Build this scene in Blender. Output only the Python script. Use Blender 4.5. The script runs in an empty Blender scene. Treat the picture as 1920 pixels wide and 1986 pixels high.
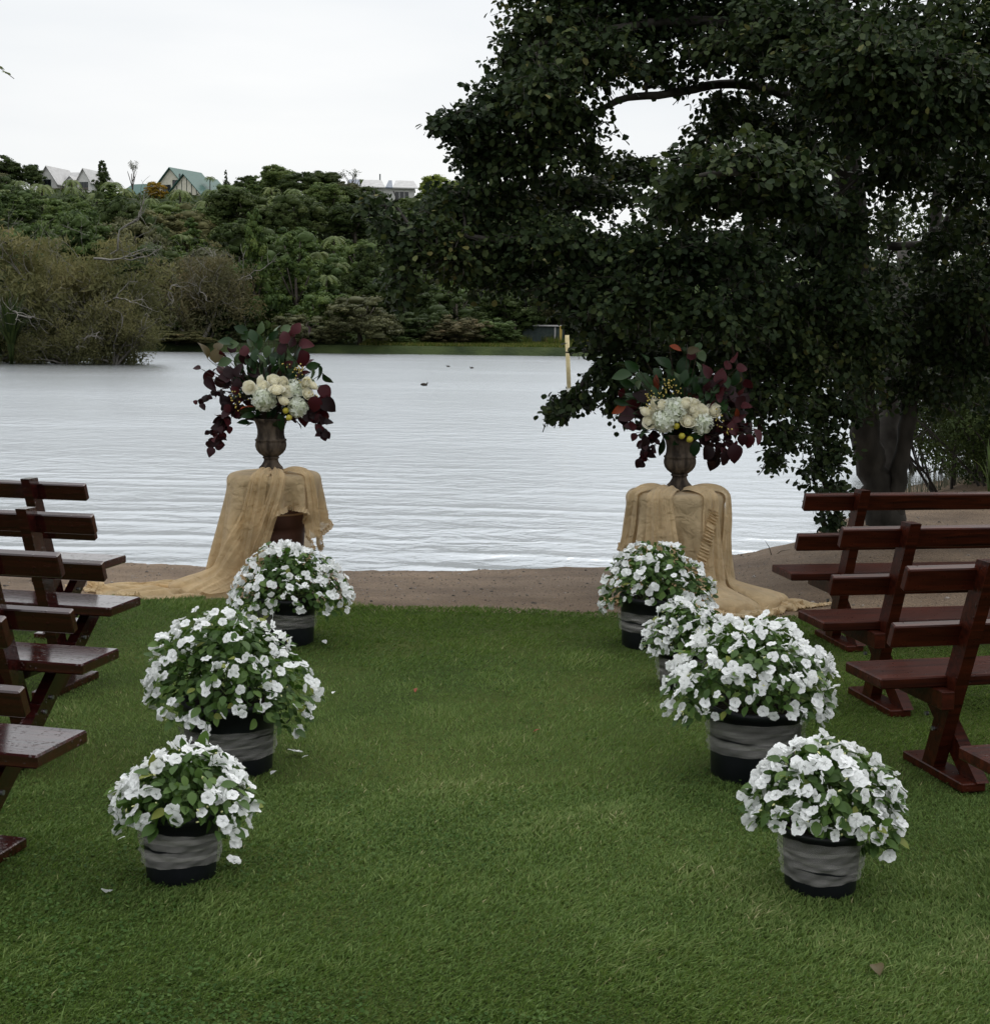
import bpy, math, random
import numpy as np
from mathutils import Vector, Matrix, Euler, Quaternion
C = bpy.context.scene.collection
SC = bpy.context.scene
# ------------------------------------------------------------ camera, sky, sun, exposure
cd = bpy.data.cameras.new('camera')
cam = bpy.data.objects.new('camera', cd); C.objects.link(cam)
cam.location = (0, 0, 1.7)
cam.matrix_world = Matrix.Translation((0, 0, 1.7)) @ Matrix.Rotation(math.pi/2 - math.atan2(348, 2800), 4, 'X') @ Matrix.Rotation(math.radians(.7), 4, 'Z')
cd.sensor_fit = 'HORIZONTAL'; cd.sensor_width = 36; cd.lens = 36*2800/1920
cd.clip_start = .1; cd.clip_end = 2000
SC.camera = cam
SUN_EL, SUN_AZ = math.radians(52), math.radians(35)      # the bright part of the cloud, ahead and to the right
w = bpy.data.worlds.new('World'); SC.world = w; w.use_nodes = True
nt = w.node_tree; N = nt.nodes; L = nt.links; N.clear()
wo = N.new('ShaderNodeOutputWorld'); bg = N.new('ShaderNodeBackground'); bg2 = N.new('ShaderNodeBackground'); mx = N.new('ShaderNodeMixShader')
sk = N.new('ShaderNodeTexSky'); sk.sky_type = 'NISHITA'; sk.sun_disc = False; sk.sun_elevation = SUN_EL; sk.sun_rotation = SUN_AZ
L.new(sk.outputs[0], bg.inputs[0]); bg.inputs[1].default_value = .1
tc = N.new('ShaderNodeTexCoord'); mp = N.new('ShaderNodeMapping'); mp.inputs['Scale'].default_value = (1, 1, 5)
n1 = N.new('ShaderNodeTexNoise'); n1.inputs['Scale'].default_value = 1.6; n1.inputs['Detail'].default_value = 5; n1.inputs['Roughness'].default_value = .5
cr = N.new('ShaderNodeValToRGB'); cr.color_ramp.elements[0].position = .3; cr.color_ramp.elements[1].position = .72
cr.color_ramp.elements[0].color = (.74, .78, .82, 1); cr.color_ramp.elements[1].color = (.97, .972, .965, 1)
L.new(tc.outputs['Generated'], mp.inputs[0]); L.new(mp.outputs[0], n1.inputs[0]); L.new(n1.outputs[0], cr.inputs[0])
# the cloud sheet is a little brighter high up, as overcast is
sx = N.new('ShaderNodeSeparateXYZ'); L.new(tc.outputs['Generated'], sx.inputs[0])
mr = N.new('ShaderNodeMath'); mr.operation = 'MULTIPLY_ADD'; mr.inputs[2].default_value = .94
sq = N.new('ShaderNodeMath'); sq.operation = 'MULTIPLY'; L.new(sx.outputs[2], sq.inputs[0]); L.new(sx.outputs[2], sq.inputs[1]); L.new(sq.outputs[0], mr.inputs[0]); mr.inputs[1].default_value = 1.
L.new(cr.outputs[0], bg2.inputs[0]); L.new(mr.outputs[0], bg2.inputs[1])
mx.inputs[0].default_value = .93
L.new(bg.outputs[0], mx.inputs[1]); L.new(bg2.outputs[0], mx.inputs[2]); L.new(mx.outputs[0], wo.inputs[0])
sd = bpy.data.lights.new('sun', 'SUN'); sd.energy = .8; sd.angle = math.radians(40); sd.color = (1, .97, .92)
sun = bpy.data.objects.new('sun', sd); C.objects.link(sun); sun.location = (0, 0, 60)
sv = Vector((math.sin(SUN_AZ)*math.cos(SUN_EL), math.cos(SUN_AZ)*math.cos(SUN_EL), math.sin(SUN_EL)))
sun.rotation_euler = sv.to_track_quat('Z', 'Y').to_euler()
SC.view_settings.view_transform = 'Standard'; SC.view_settings.look = 'None'; SC.view_settings.exposure = .12; SC.view_settings.gamma = 1
SC.view_settings.use_curve_mapping = False
SC.render.engine = 'CYCLES'
cy = SC.cycles; cy.max_bounces = 6; cy.diffuse_bounces = 3; cy.glossy_bounces = 3; cy.transmission_bounces = 4; cy.transparent_max_bounces = 12
cy.use_denoising = True; cy.caustics_reflective = False; cy.caustics_refractive = False

# ------------------------------------------------------------ helpers
def link(o, parent=None):
    C.objects.link(o)
    if parent is not None: o.parent = parent
    return o
def tag(o, label=None, cat=None, group=None, kind=None):
    if label: o['label'] = label
    if cat: o['category'] = cat
    if group: o['group'] = group
    if kind: o['kind'] = kind
    return o
def thing(name, label, cat, loc=(0, 0, 0), rz=0., group=None):
    o = bpy.data.objects.new(name, None); link(o); o.location = loc; o.rotation_euler = (0, 0, rz)
    o.empty_display_size = .1
    return tag(o, label, cat, group)
def npmesh(name, V, F, mat, smooth=False, tint=None, mats=None, mi=None):
    """V (n,3); F an (m,k) array or a list of such arrays; tint per face"""
    V = np.asarray(V, np.float32).reshape(-1, 3)
    Fs = F if isinstance(F, list) else [F]
    Fs = [np.asarray(f, np.int32) for f in Fs if len(f)]
    me = bpy.data.meshes.new(name)
    nl = sum(f.size for f in Fs); nf = sum(len(f) for f in Fs)
    me.vertices.add(len(V)); me.vertices.foreach_set('co', V.ravel())
    me.loops.add(nl); me.loops.foreach_set('vertex_index', np.concatenate([f.ravel() for f in Fs]))
    me.polygons.add(nf)
    tot = np.concatenate([np.full(len(f), f.shape[1], np.int32) for f in Fs])
    st = np.concatenate([[0], np.cumsum(tot)[:-1]]).astype(np.int32)
    me.polygons.foreach_set('loop_start', st)
    me.polygons.foreach_set('use_smooth', np.full(nf, bool(smooth)))
    if tint is not None:
        a = me.attributes.new('tint', 'FLOAT', 'FACE'); a.data.foreach_set('value', np.asarray(tint, np.float32))
    for m in (mats or [mat]): me.materials.append(m)
    if mi is not None: me.polygons.foreach_set('material_index', np.asarray(mi, np.int32))
    me.update(calc_edges=True); me.validate()
    return me
def obj(name, me, parent=None, loc=None):
    o = bpy.data.objects.new(name, me); link(o, parent)
    if loc is not None: o.location = loc
    return o
class Geo:
    """collects shapes, then links them as ONE mesh"""
    def __init__(s): s.v = []; s.q = []; s.t = []; s.n = 0
    def add(s, V, q=(), t=()):
        V = np.asarray(V, float).reshape(-1, 3)
        if len(q): s.q.append(np.asarray(q, int) + s.n)
        if len(t): s.t.append(np.asarray(t, int) + s.n)
        s.v.append(V); s.n += len(V); return s
    def box(s, lo, hi, M=None, bev=0.):
        (a, b, c), (d, e, f) = lo, hi
        if bev:
            bm_v = []; B = bev
            for z, k in ((c, B), (c+B, 0), (f-B, 0), (f, B)):
                bm_v += [(a+B+k*.0+(k and 0), b+k, z), (d-B, b+k, z), (d-k, b+B, z), (d-k, e-B, z), (d-B, e-k, z), (a+B, e-k, z), (a+k, e-B, z), (a+k, b+B, z)]
            V = np.array(bm_v, float); q = []
            for r in range(3):
                for i in range(8): q.append((r*8+i, r*8+(i+1) % 8, r*8+8+(i+1) % 8, r*8+8+i))
            q += [(0, 7, 6, 1), (1, 6, 5, 2), (2, 5, 4, 3), (24, 25, 30, 31), (25, 26, 29, 30), (26, 27, 28, 29)]
        else:
            V = np.array([(a, b, c), (d, b, c), (d, e, c), (a, e, c), (a, b, f), (d, b, f), (d, e, f), (a, e, f)], float)
            q = [(0, 3, 2, 1), (4, 5, 6, 7), (0, 1, 5, 4), (1, 2, 6, 5), (2, 3, 7, 6), (3, 0, 4, 7)]
        if M is not None: V = V @ np.array(M.to_3x3()).T + np.array(M.translation)
        return s.add(V, q)
    def tube(s, P, rad, k=6, cap=True):
        P = np.asarray(P, float); n = len(P); rad = np.broadcast_to(np.asarray(rad, float), (n,))
        T = np.gradient(P, axis=0); T /= np.linalg.norm(T, axis=1)[:, None] + 1e-9
        up = np.array([0, 0, 1.]) if abs(T[:, 2]).mean() < .8 else np.array([1., 0, 0])
        A = np.cross(T, up); A /= np.linalg.norm(A, axis=1)[:, None] + 1e-9; B = np.cross(A, T)
        th = np.linspace(0, 2*math.pi, k, endpoint=False)
        V = P[:, None] + rad[:, None, None]*(np.cos(th)[None, :, None]*A[:, None] + np.sin(th)[None, :, None]*B[:, None])
        i = np.arange(n-1)[:, None]*k; j = np.arange(k)[None]; jn = (j+1) % k
        q = np.stack([i+j, i+jn, i+k+jn, i+k+j], -1).reshape(-1, 4)
        V = V.reshape(-1, 3); t = []
        if cap:
            V = np.vstack([V, P[0], P[-1]]); m = n*k
            t = [(m, (a+1) % k, a) for a in range(k)] + [(m+1, m-k+a, m-k+(a+1) % k) for a in range(k)]
        return s.add(V, q, t)
    def lathe(s, prof, k=32, flute=None):
        prof = np.asarray(prof, float); n = len(prof); th = np.linspace(0, 2*math.pi, k, endpoint=False)
        r = np.repeat(prof[:, :1], k, 1)
        if flute is not None: r = r*flute(th[None, :], np.arange(n)[:, None])
        V = np.stack([r*np.cos(th), r*np.sin(th), np.repeat(prof[:, 1:2], k, 1)], -1).reshape(-1, 3)
        i = np.arange(n-1)[:, None]*k; j = np.arange(k)[None]; jn = (j+1) % k
        return s.add(V, np.stack([i+j, i+jn, i+k+jn, i+k+j], -1).reshape(-1, 4))
    def grid(s, V):
        V = np.asarray(V, float); n, m = V.shape[:2]
        i = np.arange(n-1)[:, None]*m; j = np.arange(m-1)[None]
        return s.add(V.reshape(-1, 3), np.stack([i+j, i+j+1, i+m+j+1, i+m+j], -1).reshape(-1, 4))
    def mesh(s, name, mat, smooth=False):
        V = np.vstack(s.v); F = []
        if s.q: F.append(np.vstack(s.q))
        if s.t: F.append(np.vstack(s.t))
        return npmesh(name, V, F, mat, smooth)
    def build(s, name, mat, parent=None, smooth=False, loc=None): return obj(name, s.mesh(name, mat, smooth), parent, loc)
def copy_tree(o, parent=None):
    c = o.copy(); link(c)
    if parent is not None: c.parent = parent
    for ch in list(o.children): copy_tree(ch, c)
    return c
def unit(a): return a/(np.linalg.norm(a, axis=-1, keepdims=True)+1e-9)
def frames(axis, nrm):
    """rotation matrices whose +Y is axis and whose +Z is as near nrm as can be; (n,3,3)"""
    y = unit(axis); x = unit(np.cross(y, nrm)); z = np.cross(x, y)
    return np.stack([x, y, z], -1)
def scatter(tv, tf, pos, Rm, sc):
    """copies of a template (verts tv, list of face arrays tf) -> V, [F..]"""
    tv = np.asarray(tv, float); n = len(pos); k = len(tv)
    sc = np.asarray(sc, float); sc = sc[:, None, None] if sc.ndim == 1 else sc[:, None, :]
    V = np.einsum('nij,nkj->nki', Rm, tv[None]*sc) + pos[:, None]
    Fs = [(np.asarray(f)[None] + (np.arange(n)*k)[:, None, None]).reshape(-1, np.asarray(f).shape[1]) for f in tf]
    return V.reshape(-1, 3), Fs
def vnoise(x, y, seed=0, oct=4):
    """cheap smooth noise, about -1..1"""
    r = np.random.RandomState(seed); o = np.zeros(np.broadcast(x, y).shape); a = 1.; f = 1.; tot = 0
    for _ in range(oct):
        for _ in range(3):
            th = r.uniform(0, 6.283); ph = r.uniform(0, 6.283, 2); c, s_ = math.cos(th), math.sin(th); g = f*r.uniform(.8, 1.25)
            o = o + a*np.sin(g*(c*x+s_*y)+ph[0])*np.cos(g*.83*(-s_*x+c*y)+ph[1])
        tot += a*1.5; a *= .55; f *= 2.1
    return o/tot
def leaf_template(wd=.6, n=4, fold=.18, curl=.12, round_=1.3, tipw=0., wave=0.):
    """unit-length leaf along +Y, normal +Z"""
    V = [(0, 0, 0)]; rows = []
    for i in range(1, n):
        t = i/n; h = wd*.5*(math.sin(math.pi*t**(1/round_))**.8)+tipw*t
        z = -curl*t*t; a = len(V)
        V += [(-h, t, z+fold*h+wave*math.sin(9*t)), (0, t, z), (h, t, z+fold*h-wave*math.sin(8*t))]; rows.append(a)
    V.append((0, 1, -curl)); e = len(V)-1; a = rows[0]
    T = [(0, a+1, a), (0, a+2, a+1)]; q = []
    for a, b in zip(rows, rows[1:]): q += [(a, a+1, b+1, b), (a+1, a+2, b+2, b+1)]
    a = rows[-1]; T += [(a, a+1, e), (a+1, a+2, e)]
    return np.array(V, float), ([np.array(q), np.array(T)] if q else [np.array(T)])

# ------------------------------------------------------------ materials
def M(name):
    m = bpy.data.materials.new(name); m.use_nodes = True; nt = m.node_tree; nt.nodes.clear()
    out = nt.nodes.new('ShaderNodeOutputMaterial'); return m, nt, out
def nd(nt, t, **k):
    n = nt.nodes.new(t)
    for a, b in k.items():
        if a in n.inputs: n.inputs[a].default_value = b
        else: setattr(n, a, b)
    return n
def ramp(nt, stops):
    r = nt.nodes.new('ShaderNodeValToRGB'); e = r.color_ramp.elements
    while len(e) < len(stops): e.new(.5)
    for x, (p, c) in zip(e, stops): x.position = p; x.color = (*c, 1)
    return r
def pri(nt, out, rough=.6, spec=.4, **k):
    b = nt.nodes.new('ShaderNodeBsdfPrincipled'); b.inputs['Roughness'].default_value = rough; b.inputs['Specular IOR Level'].default_value = spec
    for a, v in k.items(): b.inputs[a].default_value = v
    nt.links.new(b.outputs[0], out.inputs[0]); return b
def noisy(name, c1, c2, scale=8, rough=.6, spec=.3, bump=0., bscale=40, detail=5, stretch=(1, 1, 1), pos=(.35, .65), bdist=.01, **k):
    m, nt, out = M(name); b = pri(nt, out, rough, spec, **k); l = nt.links
    tc = nd(nt, 'ShaderNodeTexCoord'); mp = nd(nt, 'ShaderNodeMapping', Scale=stretch); l.new(tc.outputs['Object'], mp.inputs[0])
    n = nd(nt, 'ShaderNodeTexNoise', Scale=scale, Detail=detail); l.new(mp.outputs[0], n.inputs[0])
    r = ramp(nt, [(pos[0], c1), (pos[1], c2)]); l.new(n.outputs[0], r.inputs[0]); l.new(r.outputs[0], b.inputs['Base Color'])
    if bump:
        n2 = nd(nt, 'ShaderNodeTexNoise', Scale=bscale, Detail=6); l.new(mp.outputs[0], n2.inputs[0])
        bp = nd(nt, 'ShaderNodeBump', Strength=bump, Distance=bdist); l.new(n2.outputs[0], bp.inputs['Height']); l.new(bp.outputs[0], b.inputs['Normal'])
    return m
def leafy(name, stops, rough=.5, spec=.3, trans=.3, rnd=.0, tcol=None):
    """leaf material: colour by the per-leaf 'tint' number, thin and translucent"""
    m, nt, out = M(name); l = nt.links
    at = nd(nt, 'ShaderNodeAttribute', attribute_name='tint'); r = ramp(nt, stops)
    src = at.outputs['Fac']
    if rnd:
        oi = nd(nt, 'ShaderNodeObjectInfo'); ma = nd(nt, 'ShaderNodeMath', operation='MULTIPLY_ADD'); ma.inputs[1].default_value = rnd; 
        mb = nd(nt, 'ShaderNodeMath', operation='MULTIPLY_ADD'); mb.inputs[1].default_value = 1-rnd; mb.inputs[2].default_value = 0
        l.new(src, mb.inputs[0]); l.new(oi.outputs['Random'], ma.inputs[0]); l.new(mb.outputs[0], ma.inputs[2]); src = ma.outputs[0]
    l.new(src, r.inputs[0])
    b = nd(nt, 'ShaderNodeBsdfPrincipled', Roughness=rough); b.inputs['Specular IOR Level'].default_value = spec
    l.new(r.outputs[0], b.inputs['Base Color'])
    t = nd(nt, 'ShaderNodeBsdfTranslucent'); mx = nd(nt, 'ShaderNodeMixShader', Fac=trans)
    hs = nd(nt, 'ShaderNodeHueSaturation', Saturation=1.15, Value=1.3); l.new(r.outputs[0], hs.inputs['Color']); l.new(hs.outputs[0], t.inputs[0])
    l.new(b.outputs[0], mx.inputs[1]); l.new(t.outputs[0], mx.inputs[2]); l.new(mx.outputs[0], out.inputs[0])
    return m
def plain(name, c, rough=.6, spec=.3, **k):
    m, nt, out = M(name); b = pri(nt, out, rough, spec, **k); b.inputs['Base Color'].default_value = (*c, 1); return m

# ------------------------------------------------------------ terrain
LAKE = -.4
SHX = np.array([-60, -3.4, -1.8, -.2, 1.2, 2.3, 3.1, 4.3, 5.8, 8, 14, 40]); SHY = np.array([13.2, 12.85, 12.6, 12.65, 12.95, 13.7, 14.6, 17, 20.2, 23, 26, 30])
def edge_y(x): return 9.00 - .09*(x+2.2)*(x > -2.2) + .07*vnoise(x*2.6, x*0, 3, 4) - np.clip(.03*(x-1.5), 0, .3)*0
def shore_y(x): return np.interp(x, SHX, SHY) + .05*vnoise(x*1.3, x*0+2, 9, 3)
def beach_z(x, y):
    e = edge_y(x); s = shore_y(x); t = (y-e)/(s-e)
    z = np.where(t < 0, -.03, np.where(t < 1, -.02-.38*np.clip(t, 0, 1)**1.15, LAKE-.12*(y-s)))
    bank = .26*np.clip((x-1.8)/1.6, 0, 1)*np.clip(t*1.3, 0, 1)*np.clip((1.02-t)*3.2, 0, 1)
    bank = bank + .5*np.clip((x-5)/5, 0, 1)*np.clip(t*1.5, 0, 1)*np.clip((1-t)*3, 0, 1)
    z = z + bank + (.012*vnoise(x*3, y*3, 5, 4)+.006*vnoise(x*14, y*14, 6, 3))*((t > -.02) & (t < 1.15))
    return np.maximum(z, -1.6)
def sheet(name, xs, ys, fz, mat, smooth=True):
    X, Y = np.meshgrid(xs, ys, indexing='xy'); g = Geo(); g.grid(np.stack([X, Y, fz(X, Y)], -1)); return g.build(name, mat, None, smooth)
def sand_mat():
    m, nt, out = M('wet_sand'); l = nt.links; b = pri(nt, out, .75, .25)
    tc = nd(nt, 'ShaderNodeTexCoord')
    n1 = nd(nt, 'ShaderNodeTexNoise', Scale=1.4, Detail=6); n2 = nd(nt, 'ShaderNodeTexNoise', Scale=70, Detail=4); v = nd(nt, 'ShaderNodeTexVoronoi', Scale=90)
    for n in (n1, n2, v): l.new(tc.outputs['Object'], n.inputs['Vector'])
    r1 = ramp(nt, [(.3, (.105, .070, .043)), (.7, (.215, .153, .100))]); l.new(n1.outputs[0], r1.inputs[0])
    r2 = ramp(nt, [(.3, (.42, .4, .38)), (.5, (.95, .95, .95)), (.72, (1.5, 1.45, 1.4))]); l.new(n2.outputs[0], r2.inputs[0])
    mm = nd(nt, 'ShaderNodeMix', data_type='RGBA', blend_type='MULTIPLY'); mm.inputs[0].default_value = .9
    l.new(r1.outputs[0], mm.inputs[6]); l.new(r2.outputs[0], mm.inputs[7]); l.new(mm.outputs[2], b.inputs['Base Color'])
    ad = nd(nt, 'ShaderNodeMath', operation='ADD'); l.new(n2.outputs[0], ad.inputs[0]); l.new(v.outputs['Distance'], ad.inputs[1])
    bp = nd(nt, 'ShaderNodeBump', Strength=.7, Distance=.012); l.new(ad.outputs[0], bp.inputs['Height']); l.new(bp.outputs[0], b.inputs['Normal'])
    return m
SAND = sand_mat()
bx = np.unique(np.concatenate([np.linspace(-60, -6, 28), np.linspace(-6, 9, 220), np.linspace(9, 40, 26)]))
by = np.unique(np.concatenate([np.linspace(7.5, 16, 130), np.linspace(16, 36, 50)]))
tag(sheet('beach', bx, by, beach_z, SAND), kind='structure')

def soil_mat():
    m, nt, out = M('lawn_soil'); l = nt.links; b = pri(nt, out, .9, .1)
    tc = nd(nt, 'ShaderNodeTexCoord'); n1 = nd(nt, 'ShaderNodeTexNoise', Scale=1.2, Detail=5); n2 = nd(nt, 'ShaderNodeTexNoise', Scale=120, Detail=3)
    l.new(tc.outputs['Object'], n1.inputs[0]); l.new(tc.outputs['Object'], n2.inputs[0])
    r1 = ramp(nt, [(.35, (.040, .062, .012)), (.65, (.068, .086, .020))]); l.new(n1.outputs[0], r1.inputs[0])
    r2 = ramp(nt, [(.3, (.35, .35, .35)), (.7, (1.3, 1.3, 1.2))]); l.new(n2.outputs[0], r2.inputs[0])
    mm = nd(nt, 'ShaderNodeMix', data_type='RGBA', blend_type='MULTIPLY'); mm.inputs[0].default_value = 1
    l.new(r1.outputs[0], mm.inputs[6]); l.new(r2.outputs[0], mm.inputs[7]); l.new(mm.outputs[2], b.inputs['Base Color'])
    bp = nd(nt, 'ShaderNodeBump', Strength=.8, Distance=.01); l.new(n2.outputs[0], bp.inputs['Height']); l.new(bp.outputs[0], b.inputs['Normal'])
    return m
SOIL = soil_mat()
def lawn_z(x, y): return .012*vnoise(x*1.1, y*1.1, 21, 3)
lx = np.unique(np.concatenate([np.linspace(-60, -6, 20), np.linspace(-6, 6, 160), np.linspace(6, 60, 20)])); ly = np.concatenate([np.linspace(-30, 1, 12), np.linspace(1.5, 9.0, 70)])
X, Y = np.meshgrid(lx, np.linspace(0, 1, 80)); E_ = edge_y(X); Yl = np.where(Y < .1, -30+Y/.1*31, 1+(Y-.1)/.9*(E_-1))
g = Geo(); g.grid(np.stack([X, Yl, lawn_z(X, Yl)-.03*np.clip((Yl-E_+.12)/.12, 0, 1)], -1)); tag(g.build('lawn', SOIL, None, True), kind='structure')

# grass blades: one mass, denser near the camera
GRASS = leafy('grass_blade', [(0, (.056, .092, .025)), (.3, (.096, .154, .041)), (.6, (.142, .204, .058)), (.85, (.200, .240, .086)), (1, (.40, .37, .20))], .6, .10, .35)
def grass():
    r = np.random.RandomState(4); P_ = []
    for y0, y1, dens in ((3.2, 4.2, 30000), (4.2, 5.2, 21000), (5.2, 6.5, 13500), (6.5, 9.3, 8500)):
        hw0, hw1 = .36*y1+1.3, .36*y1+1.3
        n = int(dens*(y1-y0)*2*hw1); P_.append(np.stack([r.uniform(-hw1, hw1, n), r.uniform(y0, y1, n)], -1))
    p = np.vstack(P_); xo = np.abs(p[:, 0])-(.36*p[:, 1]+.1); p = p[(xo < .25) | (r.rand(len(p)) < .35)]; x, y = p.T
    ed = edge_y(x); keep = y < ed + .02+.13*np.maximum(0, vnoise(x*7, y*7, 31, 3)); p = p[keep]; x, y = p.T; n = len(p)
    big = vnoise(x*1.3, y*1.3, 11, 4); fine = vnoise(x*9, y*9, 12, 3)
    h = .010+.010*r.rand(n)+.004*big+.005*fine; h = np.clip(h, .005, .04)*np.where(r.rand(n) < .022, 1.7, 1)*(1+.35*np.maximum(0, fine))
    h *= 1+.5*np.clip((y-8.2)/.8, 0, 1)
    wd = (.0016+.0016*r.rand(n))*(1+.16*(y-3.5)); th = r.uniform(0, 6.283, n)
    # mown in a direction that swirls slowly over the lawn
    dth = 1.2*vnoise(x*.8, y*.8, 14, 2)*2+r.normal(0, 1.0, n); lean = h*r.uniform(.35, 1.5, n)
    z0 = lawn_z(x, y)-.004
    c, s_ = np.cos(th)*wd, np.sin(th)*wd; lx_, ly_ = np.cos(dth)*lean, np.sin(dth)*lean
    V = np.empty((n, 5, 3)); a = np.stack([x, y, z0], -1)
    V[:, 0] = a; V[:, 0, 0] -= c; V[:, 0, 1] -= s_; V[:, 1] = a; V[:, 1, 0] += c; V[:, 1, 1] += s_
    m = a+np.stack([lx_*.35, ly_*.35, h*.62], -1); V[:, 2] = m; V[:, 2, 0] += c*.8; V[:, 2, 1] += s_*.8; V[:, 3] = m; V[:, 3, 0] -= c*.8; V[:, 3, 1] -= s_*.8
    V[:, 4] = a+np.stack([lx_, ly_, h*(.98-.1*r.rand(n))], -1)
    k = np.arange(n)[:, None]*5
    q = k+np.array([[0, 1, 2, 3]]); t = k+np.array([[3, 2, 4]])
    patch = vnoise(x*.7+3, y*.9, 15, 3); tint = np.clip(.40+.17*big+.13*patch+.16*fine+r.normal(0, .16, n)+(r.rand(n) < .02)*.32, 0, 1)
    nearby = y < 5.3; q = q[nearby]; t = np.where(nearby[:, None], t, k+np.array([[0, 1, 4]]))      # farther blades are single faces
    me = npmesh('grass', V.reshape(-1, 3), [q, t], GRASS, False, np.concatenate([tint[nearby], tint]))
    tag(obj('grass', me), 'short mown wet green grass of the lawn between the benches', 'grass', kind='stuff')
    # clover and plantain: small round leaves close to the ground, in patches
    n = 46000; y = 3.3+6*r.rand(n)**1.5; x = r.uniform(-1, 1, n)*(.36*y+.9)
    pa = vnoise(x*2.1, y*2.1, 41, 4)+.35*(x < -.3)*(y < 4.6); kp = (pa > .28) & (y < edge_y(x)-.1) & (r.rand(n) < .9); x, y = x[kp], y[kp]; n = len(x)
    tv, tf = leaf_template(.85, 3, .12, .1, 1.6)
    pos = np.stack([x, y, lawn_z(x, y)+r.uniform(.006, .022, n)], -1); ax = np.stack([r.normal(0, 1, n), r.normal(0, 1, n), r.normal(0, .25, n)], -1)
    nr = np.stack([r.normal(0, .45, n), r.normal(0, .45, n), np.ones(n)], -1)
    V, F = scatter(tv, tf, pos, frames(ax, nr), r.uniform(.008, .015, n))
    cl = leafy('clover_leaf', [(0, (.030, .066, .014)), (.7, (.055, .105, .022)), (1, (.09, .14, .038))], .6, .1, .25); ti = r.rand(n)
    me = npmesh('clover', V, F, cl, False, np.concatenate([np.repeat(ti, len(f)) for f in tf])); tag(obj('clover', me), 'small round clover leaves in dark patches in the lawn', 'clover', kind='stuff')
grass()

# pebbles on the sand
def pebbles():
    r = np.random.RandomState(8); n = 5200
    x = r.uniform(-4.5, 5.2, n); s = shore_y(x); e = edge_y(x); t = r.rand(n); y = e+.05+t*(s-e); z = beach_z(x, y)
    tv = np.array([(1, 0, 0), (-1, 0, 0), (0, 1, 0), (0, -1, 0), (0, 0, .6), (0, 0, -.6), ], float); tf = [np.array([(0, 2, 4), (2, 1, 4), (1, 3, 4), (3, 0, 4), (2, 0, 5), (1, 2, 5), (3, 1, 5), (0, 3, 5)])]
    ax = r.normal(0, 1, (n, 3))*np.array([1, 1, .2]); nr = np.array([0, 0, 1.])+r.normal(0, .3, (n, 3))
    sc = (.004+.006*r.rand(n)**3+.014*(r.rand(n) < .02))[:, None]*r.uniform(.7, 1.3, (n, 3))
    V, F = scatter(tv, tf, np.stack([x, y, z+.001], -1), frames(ax, nr), sc)
    m = leafy('pebble', [(0, (.05, .042, .036)), (.6, (.16, .13, .105)), (1, (.33, .30, .27))], .7, .3, 0.)
    me = npmesh('pebbles', V, F, m, True, np.repeat(r.rand(n)**1.3, 8)); tag(obj('pebbles', me), 'small brown pebbles and crumbs strewn over the sandy lake beach', 'pebbles', kind='stuff')
pebbles()

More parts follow.
